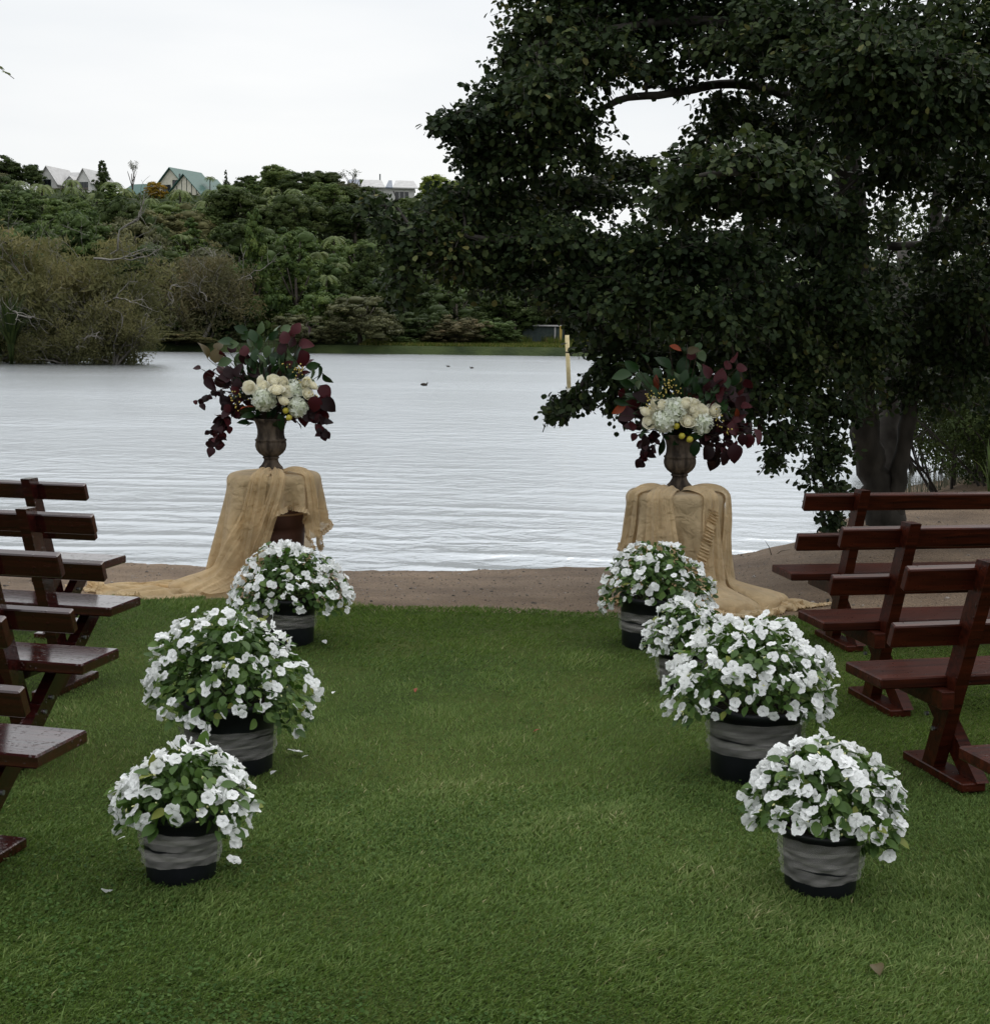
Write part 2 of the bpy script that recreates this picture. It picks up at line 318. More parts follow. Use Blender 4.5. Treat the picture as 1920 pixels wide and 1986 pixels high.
# lake
def lake_mat():
    m, nt, out = M('lake_water'); l = nt.links
    tc = nd(nt, 'ShaderNodeTexCoord')
    def nz(scale, st, det=3, dist=0.):
        mp = nd(nt, 'ShaderNodeMapping', Scale=st, Rotation=(0, 0, math.radians(4))); l.new(tc.outputs['Object'], mp.inputs[0])
        n = nd(nt, 'ShaderNodeTexNoise', Scale=scale, Detail=det, Distortion=dist); l.new(mp.outputs[0], n.inputs[0]); return n.outputs[0]
    def mth(op, a, b):
        x = nd(nt, 'ShaderNodeMath', operation=op)
        for i, s in enumerate((a, b)):
            if isinstance(s, (int, float)): x.inputs[i].default_value = s
            else: l.new(s, x.inputs[i])
        return x.outputs[0]
    mp = nd(nt, 'ShaderNodeMapping', Rotation=(0, 0, math.radians(5))); l.new(tc.outputs['Object'], mp.inputs[0])
    wv = nd(nt, 'ShaderNodeTexWave', wave_type='BANDS', bands_direction='Y', Scale=.36, Distortion=5.5, Detail=2); wv.inputs['Detail Scale'].default_value = .5; l.new(mp.outputs[0], wv.inputs[0])
    patch = nz(.12, (.5, 1, 1), 3); r = ramp(nt, [(.42, (0, 0, 0)), (.62, (1, 1, 1))]); l.new(patch, r.inputs[0])
    # long crests are strongest near the beach
    sp = nd(nt, 'ShaderNodeSeparateXYZ'); l.new(tc.outputs['Object'], sp.inputs[0])
    near = nd(nt, 'ShaderNodeMapRange'); near.inputs[1].default_value = 15; near.inputs[2].default_value = 24; near.inputs[3].default_value = 1; near.inputs[4].default_value = .08; l.new(sp.outputs[1], near.inputs[0])
    crest = mth('MULTIPLY', mth('MULTIPLY', mth('POWER', wv.outputs['Fac'], 3.), .036), near.outputs[0])
    brk = nz(.55, (.6, 1, 1), 2); rb = ramp(nt, [(.4, (.15, .15, .15)), (.62, (1, 1, 1))]); l.new(brk, rb.inputs[0]); crest = mth('MULTIPLY', crest, rb.outputs[0])
    chop = mth('MULTIPLY', nz(1.9, (.95, 1, 1), 4, .5), mth('ADD', .03, mth('MULTIPLY', r.outputs[0], .06)))
    fine = mth('MULTIPLY', nz(9, (.9, 1, 1), 3), .007)
    mid = mth('MULTIPLY', nz(4.6, (.9, 1, 1), 3, .4), mth('ADD', .008, mth('MULTIPLY', r.outputs[0], .020)))
    h = mth('ADD', mth('ADD', crest, chop), mth('ADD', fine, mid))
    bp = nd(nt, 'ShaderNodeBump', Strength=1, Distance=1); l.new(h, bp.inputs['Height'])
    g_ = nd(nt, 'ShaderNodeBsdfGlossy', Roughness=.25, Color=(.81, .84, .865, 1)); l.new(bp.outputs[0], g_.inputs['Normal'])
    d = nd(nt, 'ShaderNodeBsdfDiffuse', Color=(.05, .06, .065, 1))
    fr0 = nd(nt, 'ShaderNodeFresnel', IOR=2.4); l.new(bp.outputs[0], fr0.inputs['Normal']); fr = nd(nt, 'ShaderNodeMapRange'); fr.inputs[3].default_value = .78; l.new(fr0.outputs[0], fr.inputs[0])
    mx = nd(nt, 'ShaderNodeMixShader'); l.new(fr.outputs[0], mx.inputs[0]); l.new(d.outputs[0], mx.inputs[1]); l.new(g_.outputs[0], mx.inputs[2]); l.new(mx.outputs[0], out.inputs[0])
    return m
g = Geo(); g.grid(np.stack(np.meshgrid(np.linspace(-260, 260, 14), np.linspace(9, 330, 14))+[np.zeros((14, 14))+LAKE], -1)); tag(g.build('lake', lake_mat()), kind='structure')

# far shore and hill
FAR = 136.
def crest(x): return np.interp(x, [-140, -90, -20, -4, 8, 25, 80, 160], [20.5, 20.5, 20, 19, 15.5, 10, 8, 7])
def sm(t): t = np.clip(t, 0, 1); return t*t*(3-2*t)
def hill_z(x, y):
    sh = FAR+2*vnoise(x*.08, x*0, 51, 3)-7*np.exp(-((x+30)/9.)**2)*0
    flat = np.where((x > -12) & (x < 14), 9., 3.)
    t = (y-sh)
    z = np.where(t < 0, LAKE+t*.25, LAKE+.75*np.clip(t/1.2, 0, 1)+.02*t+crest(x)*sm((t-flat)/92))
    isl = 1.5*np.exp(-(((x+34)/10.)**2+((y-92)/6.5)**2)**2)-.9
    z = np.maximum(z, LAKE+isl) if True else z
    return np.maximum(z+.5*vnoise(x*.2, y*.2, 52, 3)*(t > 12), -3)
HILL = noisy('hill_soil', (.018, .028, .010), (.040, .055, .018), .4, .9, .1, .5, 3, bdist=.3)
hx = np.linspace(-150, 150, 150); hy = np.unique(np.concatenate([np.linspace(80, 134, 40), np.linspace(134, 150, 24), np.linspace(150, 250, 50), np.linspace(250, 420, 12)]))
tag(sheet('hill', hx, hy, hill_z, HILL), kind='structure')
def hz(x, y): return float(hill_z(np.array([float(x)]), np.array([float(y)]))[0])

# ------------------------------------------------------------ far hillside: trees, ferns, houses
BARK = noisy('bark', (.045, .036, .028), (.11, .095, .08), 9, .9, .15, .5, 25)
PALE = noisy('pale_bark', (.14, .13, .112), (.24, .225, .20), 3, .85, .2)
LEAF = {
 'green': leafy('bush_green', [(0, (0.042, 0.070, 0.024)), (.5, (0.086, 0.126, 0.036)), (1, (0.160, 0.190, 0.061))], .55, .12, .25, .35),
 'dark': leafy('dark_bush', [(0, (.022, .036, .012)), (.5, (.042, .062, .018)), (1, (.076, .094, .028))], .6, .1, .2, .3),
 'brown': leafy('brownish_bush', [(0, (0.051, 0.056, 0.025)), (.5, (0.091, 0.095, 0.039)), (1, (0.142, 0.134, 0.056))], .6, .2, .2, .3),
 'olive': leafy('willow_leaf', [(0, (.066, .072, .032)), (.45, (.135, .134, .058)), (.8, (.210, .190, .088)), (1, (.26, .185, .10))], .7, .1, .3),
 'bronze': leafy('bronze_leaf', [(0, (.060, .064, .032)), (.5, (.115, .105, .052)), (1, (.19, .145, .082))], .6, .1, .3),
 'conifer': leafy('conifer_leaf', [(0, (0.029, 0.053, 0.014)), (.5, (0.068, 0.109, 0.024)), (1, (0.123, 0.157, 0.036))], .6, .2, .2),
 'fern': leafy('fern_leaf', [(0, (0.073, 0.105, 0.036)), (.5, (0.133, 0.172, 0.061)), (1, (0.224, 0.246, 0.098))], .5, .15, .3, .3),
 'yellow': leafy('yellow_leaf', [(0, (.14, .10, .014)), (.6, (.30, .20, .024)), (1, (.38, .21, .03))], .6, .1, .3),
 'grey': leafy('grey_leaf', [(0, (0.100, 0.109, 0.081)), (.5, (0.158, 0.166, 0.124)), (1, (0.251, 0.246, 0.194))], .7, .2, .3),
 'lime': leafy('lime_leaf', [(0, (0.100, 0.150, 0.026)), (.5, (0.184, 0.229, 0.044)), (1, (0.284, 0.316, 0.070))], .6, .2, .3),
}
def crown_np(r, blobs, per=900, size=.32, clumps=14, csz=.42, up=.35, elong=1.6, drop=0., puffs=True):
    """leaf faces and leafy puffs on the lobes of a crown; -> V, F, tint"""
    pos = []; nrm = []; tn = []; PV = []; PF = []; PT = []; k7 = 7; nv = 0
    for (cx, cy_, cz, rx, ry, rz) in blobs:
        c = np.array([cx, cy_, cz]); R_ = np.array([rx, ry, rz])
        d = unit(r.normal(0, 1, (clumps, 3))+np.array([0, 0, up])); cc = c+d*R_*r.uniform(.62, .95, (clumps, 1)); rad = csz*R_.mean()*r.uniform(.6, 1.25, clumps)
        m = max(3, per//clumps); ct = r.normal(.5, .2, clumps)
        e = unit(r.normal(0, 1, (clumps, m, 3))+.8*d[:, None]+np.array([0, 0, .5])); p = cc[:, None]+e*rad[:, None, None]*np.array([1, 1, .72])*(r.uniform(.66, 1.08, (clumps, m, 1)))
        pos.append(p.reshape(-1, 3)); nrm.append(e.reshape(-1, 3)); tn.append(np.repeat(ct, m)+r.normal(0, .14, clumps*m))
        if puffs:
            for j in range(clumps):
                rows = []
                for la in (-.5, .1, .6, 1.1, 1.5):
                    th = np.arange(k7)*6.283/k7+la*2+j; rr_ = rad[j]*.62*math.cos(la)*r.uniform(.8, 1.15, k7); rows.append(np.stack([rr_*np.cos(th), rr_*np.sin(th), np.full(k7, rad[j]*.50*math.sin(la))*r.uniform(.9, 1.1, k7)], -1)+cc[j])
                PV.append(np.vstack(rows))
                for q in range(4):
                    for i in range(k7): PF.append((nv+q*k7+i, nv+q*k7+(i+1) % k7, nv+(q+1)*k7+(i+1) % k7, nv+(q+1)*k7+i))
                nv += 5*k7; PT += [ct[j]-.06]*(4*k7)
    p = np.vstack(pos); e = np.vstack(nrm); n = len(p)
    nr = unit(e+r.normal(0, .30, (n, 3))); ax = np.cross(nr, r.normal(0, 1, (n, 3)))+np.array([0, 0, -drop])
    tv = np.array([(0, -.5, 0), (.5/elong, 0, .08), (0, .5, 0), (-.5/elong, 0, .08)], float)
    V, F = scatter(tv, [np.array([(0, 1, 2, 3)])], p, frames(ax, nr), size*r.uniform(.5, 1.1, n)); t = np.concatenate(tn)
    if puffs: F = [np.vstack([F[0], np.array(PF)+len(V)])]; V = np.vstack([V]+PV); t = np.concatenate([t, PT])
    return V, F, np.clip(t, 0, 1)
def limbs(g, r, p, d, ln, rad, depth, k=5, spread=.6, up=.15, tips=None, kids=3, wob=.16):
    n = 6; P_ = [np.array(p, float)]; d = unit(np.array(d, float))
    for i in range(n-1):
        d = unit(d+r.normal(0, wob, 3)+np.array([0, 0, up*.3])); P_.append(P_[-1]+d*ln/(n-1))
    g.tube(P_, np.linspace(rad, rad*.45, n), k if depth > 0 else 3, False)
    if tips is not None and depth <= 1: tips.append((P_[-1], d, ln)); tips.append((P_[3], d, ln))
    if depth > 0:
        for j in range(kids):
            i = r.randint(2, n); dd = unit(d+spread*unit(r.normal(0, 1, 3))*1.25+np.array([0, 0, up])); limbs(g, r, P_[i], dd, ln*r.uniform(.5, .78), rad*.5, depth-1, k, spread, up, tips, kids, wob)
def tree_mesh(kind, seed):
    """unit tree: height 1, half-width ~.35.. -> (trunk mesh, crown mesh)"""
    r = np.random.RandomState(seed); g = Geo(); lf = 'green'; kw = {}
    if kind == 'round':
        b = [(r.uniform(-.2, .2), r.uniform(-.2, .2), r.uniform(.38, .72), r.uniform(.18, .27), r.uniform(.18, .27), r.uniform(.17, .25)) for _ in range(7)]+[(0, 0, .5, .3, .3, .34)]
        V, F, t = crown_np(r, b, 620, .046, 15, .4)
    elif kind == 'dome':
        b = [(r.uniform(-.26, .26), r.uniform(-.26, .26), r.uniform(.2, .66), r.uniform(.2, .3), r.uniform(.2, .3), r.uniform(.16, .26)) for _ in range(9)]+[(0, 0, .42, .42, .42, .48)]
        V, F, t = crown_np(r, b, 700, .038, 20, .3)
    elif kind == 'tall':
        b = [(r.uniform(-.1, .1)*(1.2-z), r.uniform(-.1, .1)*(1.2-z), z, .27*(1.08-z)+.05, .27*(1.08-z)+.05, .11) for z in np.linspace(.16, .93, 9)]
        V, F, t = crown_np(r, b, 560, .040, 14, .42, .1)
    elif kind == 'tiered':
        b = []
        for z in np.linspace(.22, .95, 7):
            for _ in range(4 if z < .8 else 2):
                a = r.uniform(0, 6.28); q = .26*(1.05-z)+.03; b.append((q*math.cos(a), q*math.sin(a), z+r.uniform(-.05, .03), .13*(1.25-z)+.035, .13*(1.25-z)+.035, .055))
        V, F, t = crown_np(r, b, 260, .036, 10, .5, .5)
    elif kind == 'spire':
        b = [(0, 0, z, .16*(1.05-z)+.03, .16*(1.05-z)+.03, .1) for z in np.linspace(.1, .95, 8)]
        V, F, t = crown_np(r, b, 340, .042, 10, .5, .2)
    elif kind == 'sparse':
        tips = []; limbs(g, r, (0, 0, .1), (0, 0, 1), .45, .022, 3, 5, .55, .25, tips, 3)
        p = np.array([q[0]+r.normal(0, .025, 3) for q in tips for _ in range(5)]); n = len(p)
        tv = np.array([(0, -.5, 0), (.3, 0, .08), (0, .5, 0), (-.3, 0, .08)], float); V, F = scatter(tv, [np.array([(0, 1, 2, 3)])], p, frames(r.normal(0, 1, (n, 3)), r.normal(0, 1, (n, 3))+np.array([0, 0, .6])), .035*r.uniform(.6, 1.3, n)); t = r.rand(n)
    g.tube([(0, 0, -.08), (.01, 0, .25), (-.01, .01, .6)], [.03, .022, .01], 6)
    for _ in range(4):
        a = r.uniform(0, 6.28); g.tube([(0, 0, r.uniform(.2, .4)), (.12*math.cos(a), .12*math.sin(a), .5), (.2*math.cos(a), .2*math.sin(a), .66)], [.014, .01, .004], 4)
    return g.mesh(kind+'_trunk', BARK, True), npmesh(kind+'_crown', V, F, None, True, t)
def with_mat(me, mat, name):
    m = me.copy(); m.name = name; m.materials.clear(); m.materials.append(mat); return m
PROTO = {}
def proto(kind, seed, leaf):
    k = (kind, seed, leaf)
    if k not in PROTO:
        kb = (kind, seed)
        if kb not in PROTO: PROTO[kb] = tree_mesh(kind, seed)
        PROTO[k] = (PROTO[kb][0], with_mat(PROTO[kb][1], LEAF[leaf], leaf+'_crown'))
    return PROTO[k]
def plant_tree(kind, seed, leaf, x, y, wd, ht, name, label, cat='tree', group=None, z=None, rz=None):
    tm, cm = proto(kind, seed, leaf); z = hz(x, y) if z is None else z
    o = thing(name, label, cat, (x, y, z-.1), rz if rz is not None else (x*7.3+y*3.1) % 6.28, group); s = wd/.78
    for nm, me in (('trunk', tm), ('crown', cm)):
        c = obj(nm, me, o); c.scale = (s, s, ht)
    return o
# --- tree fern
def fern_mesh(seed):
    r = np.random.RandomState(seed); V = []; T = []; n = 0; ti = []
    for i in range(17):
        a = 6.283*i/17+r.uniform(-.15, .15); ln = r.uniform(.85, 1.1); up = r.uniform(.35, .75)*(1 if i % 3 else .4); K = 13
        s = np.linspace(0, 1, K); rr_ = ln*(s-.08*s*s); zz = up*s*ln*1.15-(.62+up*.75)*s**2.2*ln
        ctr = np.stack([rr_*math.cos(a), rr_*math.sin(a), zz], -1); side = np.array([-math.sin(a), math.cos(a), 0.])
        for j in range(1, K-1):
            w_ = .24*math.sin(math.pi*min(1, .12+s[j]*.88))**.7*ln
            for sg in (-1, 1):
                b0 = ctr[j]; b1 = ctr[j+1]; tip = ctr[j]+side*sg*w_+(ctr[j+1]-ctr[j])*.9+np.array([0, 0, -.25*w_])
                V += [b0, b1, tip]; T.append((n, n+1, n+2)); n += 3; ti.append(.25+.5*(i % 2)*.6+r.uniform(0, .35))
    g = Geo(); g.tube([(0, 0, -1.), (.02, 0, -.5), (0, 0, 0.02)], [.085, .07, .06], 6)
    return g.mesh('fern_trunk', BARK, True), npmesh('fern_fronds', V, np.array(T), LEAF['fern'], False, ti)
FERN = [fern_mesh(s) for s in (1, 2, 3)]
def plant_fern(x, y, rad, ht, label, group, i=0):
    z = hz(x, y); o = thing('tree_fern', label, 'tree fern', (x, y, z-.1), (x*5+y) % 6.28, group); tm, fm = FERN[i % 3]
    t = obj('trunk', tm, o, (0, 0, ht)); t.scale = (rad, rad, ht); f = obj('fronds', fm, o, (0, 0, ht)); f.scale = (rad, rad, rad)
    return o
# --- brown willows with bare grey limbs
def willow(seed, x, y, wd, ht, label, leaf, dead=.5, z=None, dens=1., lean=0, name='willow_tree', cat='tree'):
    r = np.random.RandomState(seed); z = hz(x, y) if z is None else z
    o = thing(name, label, cat, (x, y, z-.1)); g = Geo(); tips = []
    for i in range(7):
        a = 6.283*i/7+r.uniform(-.3, .3); s = r.uniform(.25, .75)
        limbs(g, r, (.25*math.cos(a), .25*math.sin(a), 0), (s*math.cos(a)*wd/ht*1.6+lean, s*math.sin(a)*.8, 1-.3*s), ht*r.uniform(.34, .5), .17*ht/9, 3, 6, .75, .12, tips, 3, .2)
    g.build('trunk', PALE, o, True)
    # leaf sprays: long thin leaves drooping round the twig ends, and low leafy skirts
    base = np.array([t[0] for t in tips]); base = base[(np.abs(base[:, 0]) < wd*.62) & (base[:, 2] < ht*1.02)]
    k = int(30*dens); p = (base[:, None]+r.normal(0, 1, (len(base), k, 3))*np.array([.42, .42, .40])*ht/9).reshape(-1, 3)
    sk_n = int(11000*dens); a = r.uniform(0, 6.283, sk_n); q = r.rand(sk_n)**.5; zz = r.rand(sk_n)**1.1*ht*.82
    prof = np.interp(zz/ht, [0, .12, .35, .6, .82], [.40, .50, .50, .45, .30])*(1+.16*np.sin(3*a+seed)+.12*np.sin(7*a+zz*2))
    sk_p = np.stack([np.cos(a)*prof*wd*q, np.sin(a)*prof*wd*.8*q, zz], -1)
    cl = vnoise(sk_p[:, 0]*1.6+sk_p[:, 1], sk_p[:, 2]*1.7, seed, 3); sk_p = sk_p[cl > -.12]
    p = np.vstack([p, sk_p]); n = len(p)
    ax = np.stack([r.normal(0, .7, n), r.normal(0, .7, n), -np.abs(r.normal(.5, .6, n))], -1); nr = unit(p-np.array([0, 0, ht*.4]))+r.normal(0, .6, (n, 3))
    tv = np.array([(0, -.5, 0), (.13, 0, .04), (0, .5, 0), (-.13, 0, .04)], float); V, F = scatter(tv, [np.array([(0, 1, 2, 3)])], p, frames(ax, nr), .36*ht/9*r.uniform(.6, 1.5, n))
    ti = np.clip(.55*p[:, 2]/ht+.3*vnoise(p[:, 0]*.9, p[:, 2]*.9, seed+5, 3)+.3*r.rand(n), 0, 1)  # browner towards the top, and lighter: crown-top highlights put into the leaf colour
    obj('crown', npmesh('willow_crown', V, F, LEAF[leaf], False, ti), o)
    # fine bare twigs in front, and dead limbs poking out
    gt = Geo()
    for i in range(int(62*dead)):
        a = r.uniform(3.4, 6.1); q = r.uniform(.30, .50); limbs(gt, r, (q*wd*math.cos(a), q*wd*.8*math.sin(a), ht*r.uniform(.15, .85)), (r.normal(0, .6), -.2, r.uniform(.3, 1)), ht*r.uniform(.10, .20), .016*ht/9, 1, 3, .8, .2, None, 4, .25)
    gt.build('twigs', PALE, o, True)['kind'] = 'stuff'
    g2 = Geo()
    for i in range(int(8*dead)):
        a = r.uniform(0, 6.283); limbs(g2, r, (.3*wd*math.cos(a), .3*wd*math.sin(a)-.1*wd, ht*r.uniform(.2, .72)), (math.cos(a), math.sin(a)*.6-.4, r.uniform(.0, .9)), ht*r.uniform(.22, .36), .07*ht/9, 2, 4, .8, .1, None, 3, .3)
    if g2.n: g2.build('dead_branches', PALE, o, True)['kind'] = 'stuff'
    return o

WX = lambda u, y: (u*1920/1895-960)/2800*y      # used only to lay out the survey lists below
# key trees read off the scene: kind, seed, leaf, (x, y, top z), width, name, label
KEY = [('tall', 1, 'conifer', (-24.706, 148.0, 13.341), 6.43, 'conifer_tree', 'tall bright-edged dark green conifer rising behind the left flower urn'), ('tiered', 2, 'conifer', (-20.729, 150.0, 11.451), 7.6, 'conifer_tree', 'broad layered dark conifer just right of the tall conifer behind the left urn'), ('dome', 3, 'conifer', (-17.431, 143.0, 6.646), 6.21, 'bushy_tree', 'rounded mid green tree at the foot of the layered conifer, near the far shore'), ('dome', 4, 'brown', (-13.066, 139.0, 5.915), 7.04, 'waterside_shrub', 'large greyish olive shrub hanging over the far lake shore beside the green bank'), ('dome', 5, 'bronze', (-4.054, 141.0, 3.789), 5.51, 'round_bush', 'round bronze-brown bush standing alone on the flat green bank of the far shore'), ('dome', 6, 'brown', (-18.049, 137.5, 3.859), 5.47, 'waterside_shrub', 'olive shrub at the water just behind the leaves of the left urn'), ('round', 7, 'brown', (-40.738, 166.0, 15.76), 7.51, 'dark_tree', 'dark brown-green rounded tree in the middle of the hillside below the green-roofed house'), ('tall', 8, 'dark', (-61.676, 229.0, 27.477), 3.65, 'conifer_tree', 'small dark round-topped conifer on the skyline right of the white house'), ('sparse', 9, 'grey', (-56.301, 226.0, 27.428), 3.6, 'bare_tree', 'nearly bare grey tree on the skyline between the white and green-roofed houses'), ('dome', 10, 'yellow', (-49.796, 214.0, 23.359), 2.94, 'yellow_shrub', 'bright yellow-orange autumn shrub in front of the green-roofed house'), ('spire', 11, 'dark', (-41.174, 222.0, 25.449), 2.25, 'cypress_tree', 'narrow dark cypress on the skyline right of the green-roofed house'), ('round', 12, 'dark', (-38.85, 224.0, 25.307), 3.57, 'dark_tree', 'small dark round tree on the skyline right of the narrow cypress'), ('round', 13, 'green', (-33.278, 224.0, 27.547), 6.81, 'skyline_tree', 'loose light green tree with feathery top, tallest on the middle skyline'), ('round', 14, 'dark', (-27.011, 222.0, 26.542), 7.39, 'skyline_tree', 'dense dark green tree on the skyline right of the feathery one'), ('sparse', 15, 'dark', (-21.782, 220.0, 25.844), 4.62, 'open_tree', 'open branched dark tree on the skyline left of the low white house'), ('round', 16, 'lime', (-8.38, 214.0, 25.562), 7.43, 'pale_tree', 'pale green tree on the skyline right of the low white house'), ('round', 17, 'dark', (-77.311, 232.0, 29.243), 7.72, 'skyline_tree', 'dark tree on the skyline at the far left, left of the white house'), ('round', 18, 'dark', (-73.422, 231.0, 27.648), 4.35, 'skyline_tree', 'smaller dark tree touching the left gable of the white house'), ('dome', 19, 'olive', (-29.984, 136.5, 1.756), 6.42, 'waterside_shrub', 'low yellowish shrub over the dark bank between the brown willows'), ('dome', 20, 'dark', (-32.507, 139.0, 3.118), 4.53, 'waterside_shrub', 'dark green shrub over the inlet right of the big willow'), ('dome', 21, 'dark', (-35.466, 141.0, 5.109), 5.61, 'bushy_tree', 'dark glossy tree behind the right edge of the big willow'), ('round', 22, 'green', (-41.462, 158.0, 9.959), 6.86, 'bushy_tree', 'mid green tree showing above the right side of the big willow'), ('dome', 23, 'olive', (-38.556, 118.0, 4.446), 5.55, 'bushy_tree', 'yellow-green tree at the left edge behind the big willow'), ('dome', 24, 'green', (-8.631, 140.0, 1.427), 2.23, 'small_shrub', 'small pale shrub at the left end of the flat green bank'), ('dome', 25, 'dark', (-7.804, 143.0, 4.231), 5.69, 'bushy_tree', 'dark tree behind the left side of the flat green bank'), ('dome', 26, 'green', (-0.11, 143.0, 3.562), 4.66, 'bushy_tree', 'green shrub right of the round bronze bush'), ('round', 27, 'dark', (2.612, 156.0, 8.182), 9.03, 'bushy_tree', 'tall dark green tree above the round bronze bush'), ('round', 28, 'green', (-3.206, 168.0, 10.383), 8.51, 'bushy_tree', 'leafy green tree behind the hanging alder branches'), ('tall', 29, 'dark', (-13.749, 152.0, 10.494), 6.6, 'bushy_tree', 'dark green tree on the slope right of the layered conifer'), ('round', 30, 'dark', (-10.349, 150.0, 7.778), 7.06, 'bushy_tree', 'dark tree between the grey-olive shrub and the alder branches'), ('round', 31, 'green', (-53.677, 190.0, 16.58), 7.56, 'bushy_tree', 'green tree with layered foliage below the white house'), ('round', 32, 'olive', (-33.049, 170.0, 13.708), 4.31, 'yellowing_tree', 'yellowing thin tree above the brown willow in the middle')]
for i, (k, s, l, (x, y, zt), wd, nm, lab) in enumerate(KEY): plant_tree(k, 1+s % 3, l, x, y, wd, max(zt-hz(x, y)+.1, 1.), nm, lab, 'shrub' if 'shrub' in nm or 'bush' == nm[-4:] else 'tree')
WL = [(-25.914, 86.5, 8.457), (-28.631, 139.5, 9.97), (-9.39, 100.0, -11.577)]
willow(3, WL[0][0], 86.5, 10.6, WL[0][2]-LAKE, 'big brown-olive willow with bare grey limbs on the spit at the left of the lake', 'olive', 1.1, LAKE+.1, 1.25)
willow(11, WL[1][0], 139.5, 11., WL[1][2]-LAKE, 'brown willow with a bare grey top on the far shore behind the left urn', 'bronze', .9, LAKE+.5, .8)
willow(21, -22.266, 84.3, 4.4, 4.4, 'leafy olive shrub at the right foot of the big willow, touching the water', 'olive', .5, LAKE+.1, .62, 0, 'waterside_shrub', 'shrub')
plant_tree('dome', 2, 'dark', -28.083, 86., 4.0, 4.0, 'waterside_shrub', 'dark shrub behind the flax at the left end of the spit', 'shrub', z=LAKE)
willow(22, -24.785, 83.8, 6.2, 3.6, 'low olive thicket under the big willow at the water line', 'olive', .7, LAKE+.1, .7, 0, 'waterside_shrub', 'shrub')
# flax: stiff spears
def flax(x, y, z, n, ht, label, seed):
    r = np.random.RandomState(seed); V = []; F = []; ti = []
    for i in range(n):
        a = r.uniform(0, 6.283); s = r.uniform(.1, .75); l_ = ht*r.uniform(.6, 1.1); k = len(V); sd_ = np.array([-math.sin(a), math.cos(a), 0])
        for t in (0, .4, .75, 1):
            c = np.array([math.cos(a)*s*l_*t*t*.6, math.sin(a)*s*l_*t*t*.6, l_*(t-.3*s*t**3)]); w_ = .06*ht/2.5*(1-t**2)+.004; V += [c-sd_*w_, c+sd_*w_]
        for j in range(3): F.append((k+2*j, k+2*j+1, k+2*j+3, k+2*j+2)); ti.append(r.rand())
    o = thing('flax_plant', label, 'flax', (x, y, z)); obj('leaves', npmesh('flax_leaves', V, np.array(F), LEAF['dark'] if seed == 1 else LEAF['green'], False, ti), o)
flax(-27.484, 82.2, LAKE, 70, 4.4, 'tall grey-green flax with upright spears at the left edge of the spit', 1)
# tree ferns in view
FER = [((-67.842, 214.0, 21.133), 1.78), ((-63.985, 212.0, 20.399), 2.07), ((-60.763, 210.0, 20.547), 1.75), ((-56.334, 206.0, 19.294), 1.86), ((-62.693, 204.0, 18.328), 1.85), ((-68.339, 208.0, 19.327), 1.88), ((-58.305, 222.0, 22.468), 2.01), ((-54.474, 214.0, 20.846), 1.78), ((-62.648, 222.0, 22.107), 1.61), ((-45.046, 208.0, 20.114), 1.66), ((-39.781, 200.0, 17.913), 1.66), ((-39.891, 210.0, 19.846), 1.52), ((-38.335, 216.0, 21.375), 1.72), ((-34.744, 206.0, 19.05), 1.86), ((-33.658, 218.0, 21.617), 1.74), ((-29.988, 206.0, 18.675), 1.94), ((-28.326, 210.0, 19.984), 1.75), ((-25.457, 202.0, 18.111), 1.9), ((-23.763, 206.0, 18.966), 1.71), ((-21.219, 196.0, 16.433), 1.7), ((-23.277, 190.0, 14.619), 1.99), ((-26.799, 196.0, 16.023), 1.84), ((-28.988, 192.0, 15.227), 1.88), ((-29.434, 182.0, 13.032), 1.84), ((-19.908, 178.0, 11.953), 1.8), ((-20.837, 170.0, 9.677), 1.72), ((-17.761, 164.0, 8.267), 1.6), ((-18.526, 158.0, 6.615), 1.43), ((-39.771, 188.0, 14.282), 1.77), ((-43.97, 198.0, 17.005), 1.65), ((-34.623, 182.0, 12.97), 1.65), ((-48.187, 204.0, 18.502), 1.48), ((-29.67, 220.0, 22.005), 1.59), ((-17.732, 196.0, 16.475), 1.63), ((-15.195, 204.0, 18.542), 1.62), ((-33.774, 196.0, 15.939), 1.63), ((-37.881, 176.0, 11.928), 1.66), ((-24.986, 178.0, 11.767), 1.61), ((-22.571, 212.0, 20.452), 1.61), ((-31.609, 200.0, 17.313), 1.59)]
for i, ((x, y, z), rd) in enumerate(FER):
    h = z-hz(x, y)
    if h < .6: y -= 6; h = max(z-hz(x, y), .8)
    plant_fern(x, y, rd*1.15, h+.9, 'light green tree fern '+('high' if z > 15 else ('half way up' if z > 9 else 'low'))+' on the far hillside '+('below the white house' if x/y < -.272 else ('below the green-roofed house' if x/y < -.19 else ('below the middle skyline' if x/y < -.115 else 'near the alder branches'))), 'tree ferns on the far hillside', i)
plant_fern(-44.33, 226, 1.1, 24.907-hz(-44.33, 226), 'slender dark palm-like tree fern standing alone against the sky right of the green gable', None, 1)

